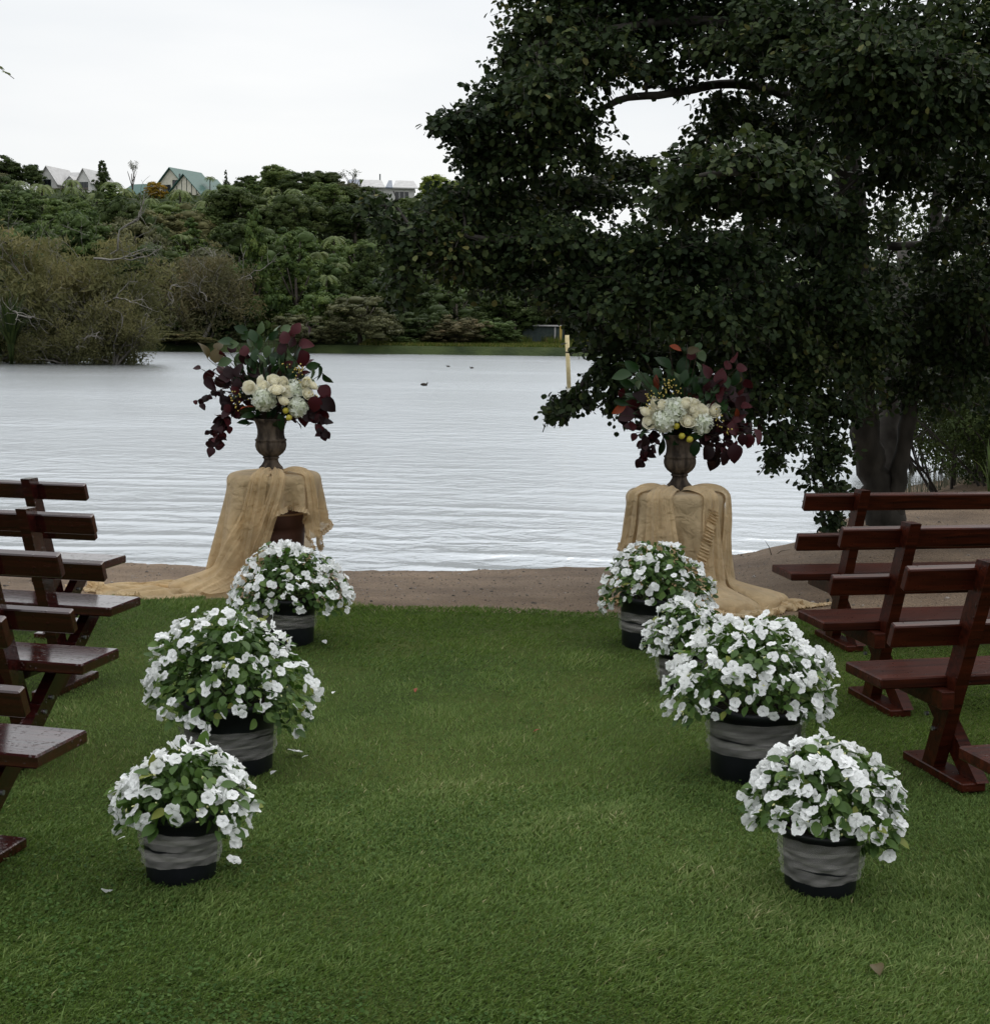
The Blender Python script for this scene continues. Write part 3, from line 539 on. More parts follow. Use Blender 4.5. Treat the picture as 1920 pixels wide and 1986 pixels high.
# the rest of the bush, tree by tree
def fill():
    r = np.random.RandomState(17); kx = [(k[3][0], k[3][1]) for k in KEY]+[(WL[1][0], 139.5)]
    sky_u = [-400, 0, 70, 196, 205, 262, 404, 414, 560, 700, 705, 790, 800, 900, 1000, 1230, 1750, 2600]; sky_v = [318, 318, 366, 362, 342, 374, 380, 352, 328, 345, 390, 390, 340, 335, 375, 455, 515, 515]
    typ = [('round', 'green'), ('dome', 'green'), ('round', 'dark'), ('dome', 'dark'), ('tiered', 'conifer'), ('round', 'brown'), ('tall', 'dark'), ('dome', 'green'), ('dome', 'olive')]
    words_ = {'green': 'mid green', 'dark': 'dark green', 'conifer': 'layered dark conifer-like', 'brown': 'brownish green', 'olive': 'yellowish olive'}
    y = 143.
    while y < 236:
        x = -.40*y
        lim = .44*y
        while x < lim:
            px, py = x+r.uniform(-2, 2), y+r.uniform(-2.2, 2.2)
            step = r.uniform(5.4, 7.6)*(1 if x < 10 else 1.7); x += step
            if px > 13 and py > 190: continue
            if any((px-a)**2+(py-b)**2 < 9 for a, b in kx) or any(abs(px/py-f[0][0]/f[0][1])*py < 1.9 and -6 < py-f[0][1] < 1.5 for f in FER): continue
            u = (px/py*2800+960)/1.0132; k, lf = typ[r.choice(9, p=[.2, .16, .17, .15, .07, .08, .05, .08, .04])]
            lim_z = 1.7+py*(645+.0122*(u*1.0132-960)-np.interp(u, sky_u, sky_v)*1.0132)/2800
            h = min(r.uniform(5.5, 10.5)*(.75 if py < 150 else 1), lim_z-hz(px, py)-r.uniform(0, .8))
            if -12 < px < 14 and py < 147: continue
            if h < 1.6: continue
            wd = min(r.uniform(6.8, 10.), h*1.2); nm = 'bush_tree' if h > 4 else 'bush_shrub'
            band = 'by the far shore' if py < 160 else ('low on the far hillside' if py < 178 else ('half way up the far hillside' if py < 200 else 'near the top of the far hill'))
            where = 'below the white house' if u < 200 else ('below the green-roofed house' if u < 420 else ('below the middle skyline' if u < 700 else 'behind the alder branches'))
            size = ('small ' if h < 5.2 else ('tall ' if h > 7.6 else ''))+('spreading ' if wd > 8.4 else '')
            lab = size+words_[lf]+(' tree ' if h > 4 else ' shrub ')+band+' '+where
            plant_tree(k, 1+r.randint(3), lf, px, py, wd, h, nm, lab, 'tree' if h > 4 else 'shrub', 'trees and shrubs of the far hillside bush')
        y += 6.2
    # low scrub that closes the gaps between them
    n = 22000; y = 139+95*r.rand(n); x = r.uniform(-.42, .42, n)*y; z = hill_z(x, y)+r.uniform(.1, 1.2, n)*np.clip((y-139)/12, .35, 1)*np.clip((228-y)/20, .3, 1); ok = ~((x > -13) & (x < 15) & (y < 148)); x, y, z = x[ok], y[ok], z[ok]; n = len(x)
    tv = np.array([(0, -.5, 0), (.32, 0, .08), (0, .5, 0), (-.32, 0, .08)], float)
    V, F = scatter(tv, [np.array([(0, 1, 2, 3)])], np.stack([x, y, z], -1), frames(r.normal(0, 1, (n, 3)), r.normal(0, .6, (n, 3))+np.array([0, -.4, 1])), r.uniform(.35, .7, n))
    tag(obj('undergrowth', npmesh('undergrowth', V, F, LEAF['dark'], False, r.rand(n))), 'dark scrub and saplings covering the ground of the far hillside', 'undergrowth', kind='stuff')
    # rough grass on the flat bank
    n = 26000; x = r.uniform(-13, 17, n); y = FAR+1.2+11*r.rand(n); h = r.uniform(.12, .4, n)*(1+1.6*(vnoise(x*.5, y*.5, 71, 3) > .25)*(y > FAR+6)); z = hill_z(x, y)
    th = r.uniform(0, 3.14, n); c, s_ = np.cos(th)*.06, np.sin(th)*.06; a = np.stack([x, y, z-.02], -1); V = np.empty((n, 3, 3)); V[:, 0] = a-np.stack([c, s_, 0*c], -1); V[:, 1] = a+np.stack([c, s_, 0*c], -1); V[:, 2] = a+np.stack([r.normal(0, .08, n), r.normal(0, .08, n), h], -1)
    gm = leafy('bank_grass', [(0, (.05, .075, .016)), (.6, (.088, .11, .024)), (1, (.19, .17, .06))], .7, .1, .3)
    tag(obj('bank_grass', npmesh('bank_grass', V.reshape(-1, 3), np.arange(3*n).reshape(-1, 3), gm, False, r.rand(n))), 'rough yellow-green grass on the flat bank of the far shore', 'grass', kind='stuff')
fill()

# --- houses on the crest
WHITE = noisy('white_weatherboard', (.62, .61, .58), (.72, .71, .69), 2, .6, .3); CREAM = noisy('cream_board', (.58, .55, .44), (.68, .65, .55), 2, .6, .3)
ROOFG = noisy('green_roof_iron', (.008, .065, .050), (.012, .090, .070), 1.5, .45, .4, stretch=(6, 1, 1)); ROOFW = noisy('pale_roof_iron', (.40, .39, .38), (.50, .49, .48), 1.5, .5, .3)
ROOFB = noisy('grey_blue_roof', (.13, .15, .19), (.22, .24, .28), 1.2, .5, .3); DGLASS = plain('dark_window_glass', (.012, .014, .018), .08, .6); TIMB = noisy('deck_timber', (.16, .12, .09), (.24, .19, .15), 3, .8, .2)
DARKT = noisy('dark_trim', (.03, .05, .045), (.05, .07, .06), 3, .6, .3); STEEL = plain('flue_steel', (.10, .11, .11), .4, .5)
def gable(parent, x0, x1, y0, y1, z0, ze, za, wall, roof, ov=.35, lbl=None):
    """block whose ridge runs along y; gable ends at y0 (front) and y1"""
    xm = (x0+x1)/2; g = Geo()
    V = [(x0, y0, z0), (x1, y0, z0), (x1, y0, ze), (xm, y0, za), (x0, y0, ze), (x0, y1, z0), (x1, y1, z0), (x1, y1, ze), (xm, y1, za), (x0, y1, ze)]
    g.add(V, [(0, 1, 2, 4), (6, 5, 9, 7), (0, 4, 9, 5), (1, 6, 7, 2)], [(4, 2, 3), (7, 9, 8)]); g.build('wall', wall, parent)
    sl = (za-ze)/(xm-x0); g = Geo(); t = .16
    for sg, xa in ((-1, x0), (1, x1)):
        xe = xa+sg*ov; zee = ze-ov*sl; A = [(xm, y0-ov, za+.02), (xe, y0-ov, zee+.02), (xe, y1+ov, zee+.02), (xm, y1+ov, za+.02)]; B = [(p[0], p[1], p[2]+t) for p in A]
        g.add(A+B, [(0, 1, 2, 3), (7, 6, 5, 4), (0, 4, 5, 1), (1, 5, 6, 2), (2, 6, 7, 3), (3, 7, 4, 0)])
    g.build('roof', roof, parent)
def window(parent, x0, x1, z0, z1, y, frame, mull=1, name='window'):
    g = Geo(); f = .09
    for lo, hi in (((x0, y-.06, z0), (x1, y+.03, z0+f)), ((x0, y-.06, z1-f), (x1, y+.03, z1)), ((x0, y-.06, z0+f), (x0+f, y+.03, z1-f)), ((x1-f, y-.06, z0+f), (x1, y+.03, z1-f))): g.box(lo, hi)
    for i in range(1, mull): xx = x0+(x1-x0)*i/mull; g.box((xx-.04, y-.06, z0+f), (xx+.04, y+.03, z1-f))
    w_ = g.build(name, frame, parent); Geo().box((x0+f, y-.02, z0+f), (x1-f, y+.01, z1-f)).build('pane', DGLASS, w_)
def house(name, label, x, y, z, rz): return thing(name, label, 'house', (x, y, z), rz)
HP = [(-46.357, 224.0, 22.024), (-69.994, 234.0, 24.302), (-16.934, 222.0, 21.34), (-38.082, 205.0, 17.993), (4.712, 148.0, 0.523)]
# green-roofed house: front gable, taller gable behind, long low wing
h = house('green_roofed_house', 'house with steep green roofs and a cream boarded gable on the ridge', HP[0][0]-1.6, HP[0][1], HP[0][2]-1.7, math.radians(-24)); h.scale = (.94, .9, .86)
gable(h, -3., 3.4, 0, 9, -3, 2.0, 5.4, CREAM, ROOFG, .5)
for i in range(6): Geo().box((-2.3+i*.95, -.06, 1.6), (-2.21+i*.95, -.003, 2.2+max(0, 2.9-abs(-2.25+i*.95-.2)*1.05))).build('batten', DARKT, h)
gable(h, -8.4, -1.6, 3.5, 12, -3, 3.3, 7.1, CREAM, ROOFG, .5)
window(h, -4.6, -3.3, 2.0, 5.0, 3.44, DARKT, 2); window(h, -6.5, -5.0, 2.0, 4.2, 3.44, DARKT, 2)
g = Geo(); g.add([(-17, 4, 2.4), (-8.5, 4, 2.4), (-8.5, 9, 5.2), (-17, 9, 5.2), (-17, 14, 2.4), (-8.5, 14, 2.4)], [(0, 1, 2, 3), (3, 2, 5, 4)]); g.add([(-17, 4, 2.2), (-8.5, 4, 2.2), (-8.5, 9, 5.0), (-17, 9, 5.0)], [(3, 2, 1, 0)]); g.build('roof', ROOFG, h)
Geo().box((-16.5, 4.6, -3), (-8.5, 13.4, 2.3)).build('wall', CREAM, h)
Geo().tube([(-2.3, 2.2, 2), (-2.3, 2.2, 5.9)], .16, 8).build('flue', STEEL, h)
# white house with two gables and a deck
h = house('white_house', 'white house with two pale-roofed gables and a long timber deck on the ridge', HP[1][0], HP[1][1], HP[1][2]-1.3, math.radians(-14)); h.scale = (.68, .8, .8)
gable(h, -5.4, -.4, 0, 8, -3, 2.0, 5.1, WHITE, ROOFW, .5); gable(h, 4.2, 7.6, 1, 8, -3, 2.3, 4.6, WHITE, ROOFW, .45); gable(h, 1.6, 3.9, .4, 3, -3, 2.2, 3.1, WHITE, ROOFW, .3)
g = Geo(); g.add([(-.6, 2.5, 2.2), (9.6, 2.5, 2.2), (8.6, 5.5, 4.5), (-.6, 5.5, 4.5), (-.6, 8.5, 2.2), (9.6, 8.5, 2.2)], [(0, 1, 2, 3), (3, 2, 5, 4)], [(1, 5, 2)]); g.build('roof', ROOFW, h); Geo().box((-.4, 3, -3), (9.0, 8, 2.2)).build('wall', WHITE, h)
window(h, -3.9, -1.9, .3, 2.6, -.01, DARKT, 2, 'glass_door'); window(h, .0, 1.5, .2, 2.0, 2.98, DARKT, 1, 'glass_door'); window(h, 2.1, 3.5, .6, 2.0, .38, DARKT, 2); window(h, 4.8, 7.0, .5, 2.1, .98, DARKT, 3)
Geo().box((-6, -2.6, -.6), (9.4, 0, -.4)).build('deck', TIMB, h)
Geo().box((-6, -2.64, .48), (9.4, -2.54, .58)).build('rail', TIMB, h); mb = Geo().box((-.03, -.03, -.39), (.03, .03, .47)).mesh('baluster', TIMB)
for i in range(40): obj('baluster', mb, h, (-5.9+i*.39, -2.59, 0))
# low pale house behind the leaves
h = house('low_white_house', 'low pale house with a white and blue-grey roof on the ridge beside the alder', HP[2][0], HP[2][1], HP[2][2]-.3, math.radians(6))
Geo().box((-3.6, 0, -2), (4.2, 6, 2.2)).build('wall', WHITE, h); Geo().box((-5.5, 1.5, -2), (-3.61, 6, 1.9)).build('wall', CREAM, h)
for i, (a, b, mm_) in enumerate(((-4.0, -.2, ROOFW), (.9, 4.7, ROOFW), (-6.2, -4.02, ROOFB), (-.19, .89, ROOFB))):
    g = Geo(); g.add([(a, -.7, 2.2), (b, -.7, 2.2), (b-.5 if mm_ is ROOFW else b, 3, 3.6), (a+.6, 3, 3.6), (a, -.7, 2.05), (b, -.7, 2.05), (b, 6.5, 2.1), (a, 6.5, 2.1)], [(0, 1, 2, 3), (4, 5, 1, 0), (3, 2, 6, 7)]); g.build('roof', mm_, h)
window(h, -3.2, -1., .2, 1.7, -.01, WHITE, 3); window(h, 1.2, 3.4, .2, 1.7, -.01, WHITE, 3); Geo().box((-4, -1.8, -.5), (4.6, -.01, -.35)).build('deck', WHITE, h); Geo().tube([(-.9, 4, 3.2), (-.9, 4, 4.6)], .12, 6).build('flue', STEEL, h)
# carport
h = house('garden_hut', 'small hut with a flat dark roof and pale awning half hidden in the bush', HP[3][0], HP[3][1], HP[3][2]-1.7, .1)
Geo().box((-2.4, 0, -1.5), (.4, 3, 1.5)).build('wall', DARKT, h); Geo().box((-2.8, -.5, 1.51), (.7, 3.4, 1.75)).build('roof', DARKT, h)
Geo().box((.71, -.6, .9), (2.6, 2, 1.35)).build('awning', ROOFW, h); Geo().box((2.3, -.4, -1.5), (2.4, -.3, .89)).build('post', ROOFW, h); Geo().box((-1.9, -.05, .2), (-.3, -.003, 1.1)).build('window', DGLASS, h)
# boat shed on the flat bank
h = house('boat_shed', 'low dark green shed with a pale roof on the flat bank of the far shore', HP[4][0], HP[4][1], hz(HP[4][0], HP[4][1])-.05, .05); SHED = noisy('shed_wall', (.03, .045, .042), (.05, .065, .06), 3, .7, .2)
Geo().box((-2.1, 0, 0), (2.1, 3, 1.75)).build('wall', SHED, h); Geo().box((-2.3, -.3, 1.76), (2.3, 3.3, 1.9)).build('roof', ROOFW, h); Geo().box((1.1, -.06, 0), (1.25, -.003, 1.74)).build('post', ROOFW, h)
Geo().box((1.35, -.04, .05), (2.0, -.004, 1.5)).build('door', DARKT, h)
tag(Geo().box((-.12, -.12, 0), (.12, .12, 1.9)).build('marker_post', plain('yellow_paint', (.42, .30, .08), .6), None, loc=(6.424, 147.0, 0.552)[:2]+(hz(6.424, 147)-.05,)), 'short yellow post standing beside the shed on the far bank', 'post')

# ------------------------------------------------------------ the alder on the right bank
ALDER = leafy('alder_leaf', [(0, (.012, .022, .009)), (.35, (.022, .037, .013)), (.65, (.040, .058, .019)), (.9, (.078, .095, .030)), (1, (.13, .12, .04))], .6, .14, .16)
ABARK = noisy('alder_bark', (.016, .014, .011), (.042, .037, .030), 7, .85, .2, .6, 30, stretch=(1, 1, .5))
ABARK2 = noisy('alder_twig', (.030, .026, .022), (.065, .058, .050), 7, .85, .2)
TB = (3.604, 13.3, -0.006)
alder = thing('alder_tree', 'big dark round-leaved alder leaning over the lake on the right bank', 'tree', (TB[0], 13.3, 0.))
O_ = np.array([TB[0], 13.3, 0.])
def limb(name, pts, rads, mat=ABARK, k=9, rough=.0):
    pts = np.array(pts, float)-O_; n = len(pts); t = np.linspace(0, n-1, (n-1)*5+1)
    # Catmull-Rom through the points
    P_ = np.vstack([2*pts[0]-pts[1], pts, 2*pts[-1]-pts[-2]]); out = []
    for x in t:
        i = min(int(x), n-2); f = x-i; a, b, c, d = P_[i:i+4]
        out.append(.5*((2*b)+(c-a)*f+(2*a-5*b+4*c-d)*f*f+(3*b-a-3*c+d)*f**3))
    out = np.array(out); rd = np.interp(t, np.arange(n), rads)
    rr2 = np.random.RandomState(len(name)+n); out[1:-1] += rr2.normal(0, 1, out[1:-1].shape)*rd[1:-1, None]*.10; rd = rd*(1+rr2.normal(0, .05, len(rd)))
    g = Geo(); g.tube(out, rd, k); g.build(name, mat, alder, True); return out
MAIN = [(3.64, 13.3, -0.055), (3.54, 13.3, 0.335), (3.413, 13.25, 0.725), (3.32, 13.2, 1.252), (3.254, 13.2, 1.911), (3.166, 13.1, 2.51), (3.069, 13.0, 3.138), (2.971, 12.9, 3.793), (2.843, 12.7, 4.45), (2.739, 12.6, 5.355), (2.68, 12.6, 6.264)]
SECOND = [(3.67, 13.25, -0.047), (3.708, 13.2, 0.492), (3.762, 13.2, 0.972), (3.835, 13.3, 1.445), (3.917, 13.4, 1.922), (4.001, 13.5, 2.497), (4.067, 13.6, 3.215), (4.12, 13.6, 4.058), (4.142, 13.6, 5.024)]
THIRD = [(3.709, 13.5, -0.081), (3.736, 13.6, 0.454), (3.739, 13.8, 1.036), (3.876, 14.2, 1.73), (4.096, 14.8, 2.57)]
AX = [limb('trunk', MAIN, [.20, .145, .13, .13, .16, .15, .14, .12, .10, .08, .05]), limb('trunk', SECOND, [.10, .08, .075, .07, .066, .06, .06, .05, .03]), limb('trunk', THIRD, [.16, .12, .11, .09, .06], ABARK2)]
LIMBS = [[[(3.052, 13.0, 3.542), (2.406, 12.6, 3.738), (1.898, 12.2, 3.76), (1.34, 11.8, 3.598), (0.91, 11.6, 3.513), (0.498, 11.4, 3.203), (0.176, 11.2, 2.987)], [0.058, 0.048, 0.04, 0.034, 0.028, 0.02, 0.01]], [[(3.204, 13.1, 2.28), (2.688, 12.9, 2.674), (2.004, 12.7, 2.952), (1.306, 12.5, 2.998), (0.588, 12.3, 2.965), (0.021, 12.0, 2.902), (-0.473, 11.6, 2.743)], [0.08, 0.07, 0.055, 0.045, 0.036, 0.026, 0.012]], [[(3.254, 13.2, 1.911), (2.606, 12.4, 2.069), (1.886, 11.8, 2.127), (1.209, 11.4, 2.186), (0.505, 11.2, 2.327), (-0.133, 11.0, 2.405), (-0.637, 10.9, 2.45)], [0.075, 0.06, 0.05, 0.042, 0.034, 0.022, 0.01]], [[(3.298, 13.2, 1.441), (2.491, 12.2, 1.672), (1.783, 11.6, 1.728), (1.139, 11.4, 1.7), (0.769, 11.3, 1.453), (0.605, 11.2, 1.232), (0.382, 11.1, 1.062)], [0.065, 0.05, 0.042, 0.034, 0.024, 0.015, 0.006]], [[(3.155, 13.1, 2.556), (2.555, 11.5, 2.69), (1.963, 9.8, 2.678), (1.479, 8.8, 2.666), (1.158, 8.5, 2.616)], [0.065, 0.05, 0.04, 0.028, 0.012]], [[(2.989, 12.9, 3.705), (2.728, 11.4, 3.784), (2.703, 10.4, 3.71), (2.888, 9.9, 3.55)], [0.065, 0.05, 0.036, 0.016]], [[(2.929, 12.8, 4.039), (2.189, 12.0, 4.13), (1.384, 11.6, 4.119), (0.723, 11.4, 3.993), (0.203, 11.2, 3.833)], [0.07, 0.055, 0.042, 0.028, 0.012]], [[(2.84, 12.7, 4.536), (2.038, 12.0, 4.855), (1.161, 11.6, 4.895), (0.472, 11.4, 4.68)], [0.065, 0.05, 0.036, 0.014]], [[(3.976, 13.5, 2.496), (3.98, 12.8, 2.816), (4.039, 12.2, 3.021), (4.278, 11.8, 3.064)], [0.05, 0.042, 0.03, 0.014]], [[(3.616, 13.6, 2.545), (4.003, 13.6, 2.559), (4.486, 13.6, 2.594), (4.986, 13.4, 2.691)], [0.045, 0.04, 0.034, 0.02]], [[(3.307, 13.2, 1.347), (2.863, 12.4, 1.187), (2.631, 11.9, 0.905), (2.666, 11.7, 0.536), (2.749, 11.6, 0.314)], [0.05, 0.036, 0.024, 0.014, 0.005]], [[(3.262, 13.2, 1.724), (2.599, 11.9, 1.717), (2.093, 11.2, 1.472), (1.905, 11.0, 1.237)], [0.05, 0.04, 0.026, 0.01]], [[(3.942, 13.4, 2.112), (4.026, 12.8, 1.916), (4.181, 12.4, 1.647)], [0.045, 0.034, 0.014]], [[(2.753, 12.6, 5.02), (3.014, 11.8, 5.128), (3.446, 11.2, 4.886)], [0.06, 0.045, 0.02]]]
for pts, rd in LIMBS: AX.append(limb('branch', pts, rd, ABARK2, 7))
BLOBS = [(0.403, 11.4, 4.028, 0.413, 0.392, 0.371, 1.0), (0.17, 11.6, 3.829, 0.252, 0.315, 0.378, 1.0), (0.11, 11.2, 3.411, 0.344, 0.334, 0.324, 1.0), (-0.2, 11.0, 3.245, 0.239, 0.195, 0.151, 1.0), (-0.421, 11.0, 3.223, 0.143, 0.107, 0.072, 0.8), (0.214, 11.2, 3.065, 0.385, 0.334, 0.284, 1.0), (-0.082, 11.3, 2.956, 0.266, 0.245, 0.225, 1.0), (-0.243, 11.3, 3.072, 0.164, 0.164, 0.164, 0.8), (0.675, 11.2, 3.762, 0.446, 0.405, 0.365, 1.0), (0.91, 11.8, 4.275, 0.598, 0.448, 0.299, 1.0), (0.474, 11.4, 4.527, 0.495, 0.433, 0.371, 1.0), (1.171, 11.6, 4.507, 0.63, 0.504, 0.378, 1.0), (0.536, 11.4, 3.31, 0.33, 0.289, 0.248, 1.0), (1.182, 11.8, 4.078, 0.47, 0.352, 0.235, 0.9), (1.127, 11.8, 3.797, 0.363, 0.246, 0.128, 0.6), (0.333, 10.8, 3.464, 0.313, 0.293, 0.274, 1.0), (1.932, 12.0, 4.29, 0.478, 0.391, 0.304, 1.0), (1.667, 12.2, 4.288, 0.353, 0.276, 0.199, 0.6), (2.229, 10.6, 3.886, 0.499, 0.403, 0.307, 1.0), (2.648, 10.2, 3.741, 0.517, 0.434, 0.351, 1.0), (3.29, 10.6, 3.827, 0.46, 0.441, 0.422, 1.0), (2.448, 10.2, 3.391, 0.388, 0.295, 0.203, 1.0), (3.012, 10.4, 3.359, 0.452, 0.386, 0.32, 1.0), (3.49, 10.6, 3.214, 0.307, 0.326, 0.345, 1.0), (2.198, 12.0, 3.886, 0.391, 0.293, 0.195, 0.9), (2.152, 12.9, 3.584, 0.327, 0.292, 0.257, 1.0), (1.768, 12.4, 3.35, 0.224, 0.188, 0.153, 0.8), (2.481, 12.7, 3.45, 0.368, 0.322, 0.276, 1.0), (2.63, 12.2, 3.677, 0.309, 0.287, 0.265, 1.0), (1.541, 12.3, 3.172, 0.2, 0.149, 0.098, 0.6), (2.671, 12.5, 3.209, 0.271, 0.249, 0.226, 0.8), (1.384, 8.8, 2.72, 0.382, 0.274, 0.166, 1.15), (1.747, 8.9, 2.696, 0.242, 0.205, 0.167, 1.15), (1.21, 9.1, 2.585, 0.296, 0.227, 0.158, 1.1), (1.617, 9.2, 2.535, 0.383, 0.271, 0.16, 1.1), (1.948, 9.3, 2.564, 0.168, 0.168, 0.168, 1.0), (1.12, 9.4, 2.498, 0.204, 0.162, 0.119, 1.0), (1.095, 12.4, 3.084, 0.359, 0.242, 0.126, 0.9), (0.831, 12.0, 2.816, 0.391, 0.282, 0.174, 1.0), (0.482, 11.8, 2.793, 0.363, 0.288, 0.213, 1.0), (0.042, 11.5, 2.692, 0.395, 0.306, 0.216, 1.0), (-0.297, 11.2, 2.67, 0.324, 0.263, 0.203, 1.0), (-0.478, 11.0, 2.458, 0.219, 0.205, 0.191, 1.0), (-0.694, 10.9, 2.334, 0.197, 0.207, 0.217, 0.9), (-0.713, 10.9, 2.065, 0.142, 0.17, 0.197, 0.8), (-0.403, 10.9, 2.299, 0.316, 0.256, 0.197, 1.0), (-0.917, 11.0, 2.626, 0.139, 0.105, 0.072, 0.5), (-0.819, 11.0, 2.493, 0.139, 0.129, 0.119, 0.6), (-0.056, 11.4, 2.391, 0.371, 0.289, 0.206, 1.0), (0.377, 11.0, 2.372, 0.438, 0.328, 0.219, 1.0), (0.824, 11.2, 2.331, 0.405, 0.304, 0.203, 1.0), (1.233, 10.6, 2.302, 0.422, 0.345, 0.268, 1.0), (1.688, 10.6, 2.271, 0.46, 0.364, 0.268, 1.0), (0.188, 11.2, 2.126, 0.324, 0.243, 0.162, 1.0), (-0.212, 11.2, 2.141, 0.243, 0.203, 0.162, 0.9), (2.174, 11.6, 2.451, 0.42, 0.336, 0.252, 1.0), (0.697, 11.0, 2.047, 0.378, 0.299, 0.219, 1.0), (0.654, 11.2, 1.854, 0.162, 0.142, 0.122, 1.0), (1.054, 10.6, 1.926, 0.422, 0.355, 0.288, 1.0), (1.52, 10.4, 1.872, 0.452, 0.367, 0.282, 1.0), (2.119, 11.0, 1.908, 0.478, 0.408, 0.338, 1.0), (2.679, 11.8, 2.345, 0.342, 0.384, 0.427, 1.0), (2.655, 11.6, 1.801, 0.336, 0.336, 0.336, 1.0), (0.895, 11.4, 1.656, 0.289, 0.227, 0.165, 1.0), (2.375, 11.2, 1.475, 0.284, 0.263, 0.243, 1.0), (0.852, 11.3, 1.394, 0.188, 0.18, 0.172, 1.0), (0.606, 11.2, 1.192, 0.162, 0.134, 0.105, 0.8), (0.45, 11.1, 1.095, 0.088, 0.064, 0.04, 0.7), (0.959, 11.3, 1.171, 0.184, 0.174, 0.164, 0.9), (1.29, 11.6, 1.495, 0.336, 0.273, 0.21, 1.0), (1.65, 11.5, 1.542, 0.375, 0.312, 0.25, 1.0), (1.97, 11.2, 1.51, 0.405, 0.334, 0.263, 1.0), (2.583, 11.6, 1.51, 0.378, 0.336, 0.294, 1.0), (2.163, 11.1, 1.216, 0.341, 0.291, 0.241, 1.0), (2.665, 11.7, 1.089, 0.275, 0.254, 0.233, 1.0), (1.899, 11.2, 1.228, 0.203, 0.203, 0.203, 0.8), (3.049, 12.3, 1.503, 0.267, 0.334, 0.401, 1.0), (2.234, 11.1, 0.936, 0.221, 0.181, 0.141, 0.8), (2.699, 11.7, 0.771, 0.191, 0.184, 0.178, 0.85), (2.753, 11.6, 0.42, 0.176, 0.16, 0.143, 0.7), (2.599, 11.7, 0.599, 0.152, 0.131, 0.11, 0.6), (2.72, 11.6, 0.207, 0.126, 0.097, 0.067, 0.5), (2.14, 11.1, 0.753, 0.096, 0.084, 0.072, 0.45), (3.044, 11.4, 3.005, 0.351, 0.33, 0.309, 1.0), (3.742, 11.8, 2.935, 0.342, 0.31, 0.278, 0.9), (3.601, 12.2, 3.143, 0.353, 0.287, 0.221, 0.9), (4.104, 12.6, 2.669, 0.274, 0.228, 0.182, 0.7), (3.607, 13.6, 2.736, 0.197, 0.197, 0.197, 0.6), (3.662, 13.9, 2.221, 0.226, 0.314, 0.402, 0.8), (3.869, 12.6, 2.0, 0.502, 0.433, 0.365, 0.9), (3.558, 12.9, 1.728, 0.373, 0.35, 0.327, 0.9), (4.091, 12.8, 1.551, 0.463, 0.417, 0.371, 1.0), (4.215, 12.6, 2.272, 0.228, 0.296, 0.365, 0.9), (3.71, 13.2, 1.257, 0.287, 0.287, 0.287, 0.7), (3.858, 13.4, 2.348, 0.194, 0.184, 0.175, 0.6), (2.413, 9.8, 3.526, 0.426, 0.355, 0.284, 1.0), (2.155, 10.2, 3.561, 0.332, 0.277, 0.221, 1.0), (2.759, 9.8, 3.463, 0.39, 0.319, 0.248, 1.0), (3.239, 10.2, 3.365, 0.295, 0.277, 0.258, 1.0), (2.82, 10.2, 3.115, 0.406, 0.314, 0.221, 1.0), (2.555, 10.6, 3.203, 0.345, 0.268, 0.192, 0.8), (1.971, 10.8, 3.887, 0.43, 0.352, 0.274, 1.0), (1.685, 11.4, 3.888, 0.289, 0.227, 0.165, 0.8), (2.573, 11.2, 2.548, 0.284, 0.284, 0.284, 1.0), (3.029, 11.6, 1.805, 0.252, 0.273, 0.294, 0.8), (2.626, 11.0, 2.031, 0.279, 0.279, 0.279, 1.0), (3.618, 12.0, 2.451, 0.217, 0.195, 0.174, 0.8), (3.895, 12.0, 2.074, 0.304, 0.304, 0.304, 1.0), (1.39, 11.9, 3.716, 0.258, 0.168, 0.078, 0.5), (1.818, 12.2, 3.563, 0.221, 0.185, 0.15, 0.8), (1.622, 11.8, 3.883, 0.256, 0.179, 0.102, 0.5), (0.715, 11.6, 3.08, 0.168, 0.147, 0.126, 0.7), (2.139, 11.4, 4.585, 0.619, 0.495, 0.371, 1.0), (2.777, 10.8, 4.442, 0.625, 0.508, 0.391, 1.0), (3.517, 11.0, 4.501, 0.517, 0.478, 0.438, 1.0), (3.91, 10.8, 3.69, 0.469, 0.469, 0.469, 1.0), (4.295, 11.6, 2.921, 0.462, 0.462, 0.462, 1.0), (4.601, 12.4, 2.093, 0.494, 0.516, 0.538, 1.0), (4.857, 13.2, 1.176, 0.43, 0.406, 0.382, 1.0), (1.381, 11.8, 5.109, 0.854, 0.598, 0.342, 1.0), (2.8, 11.8, 5.359, 1.025, 0.747, 0.47, 1.0), (4.105, 13.4, 1.254, 0.339, 0.291, 0.242, 0.8)]
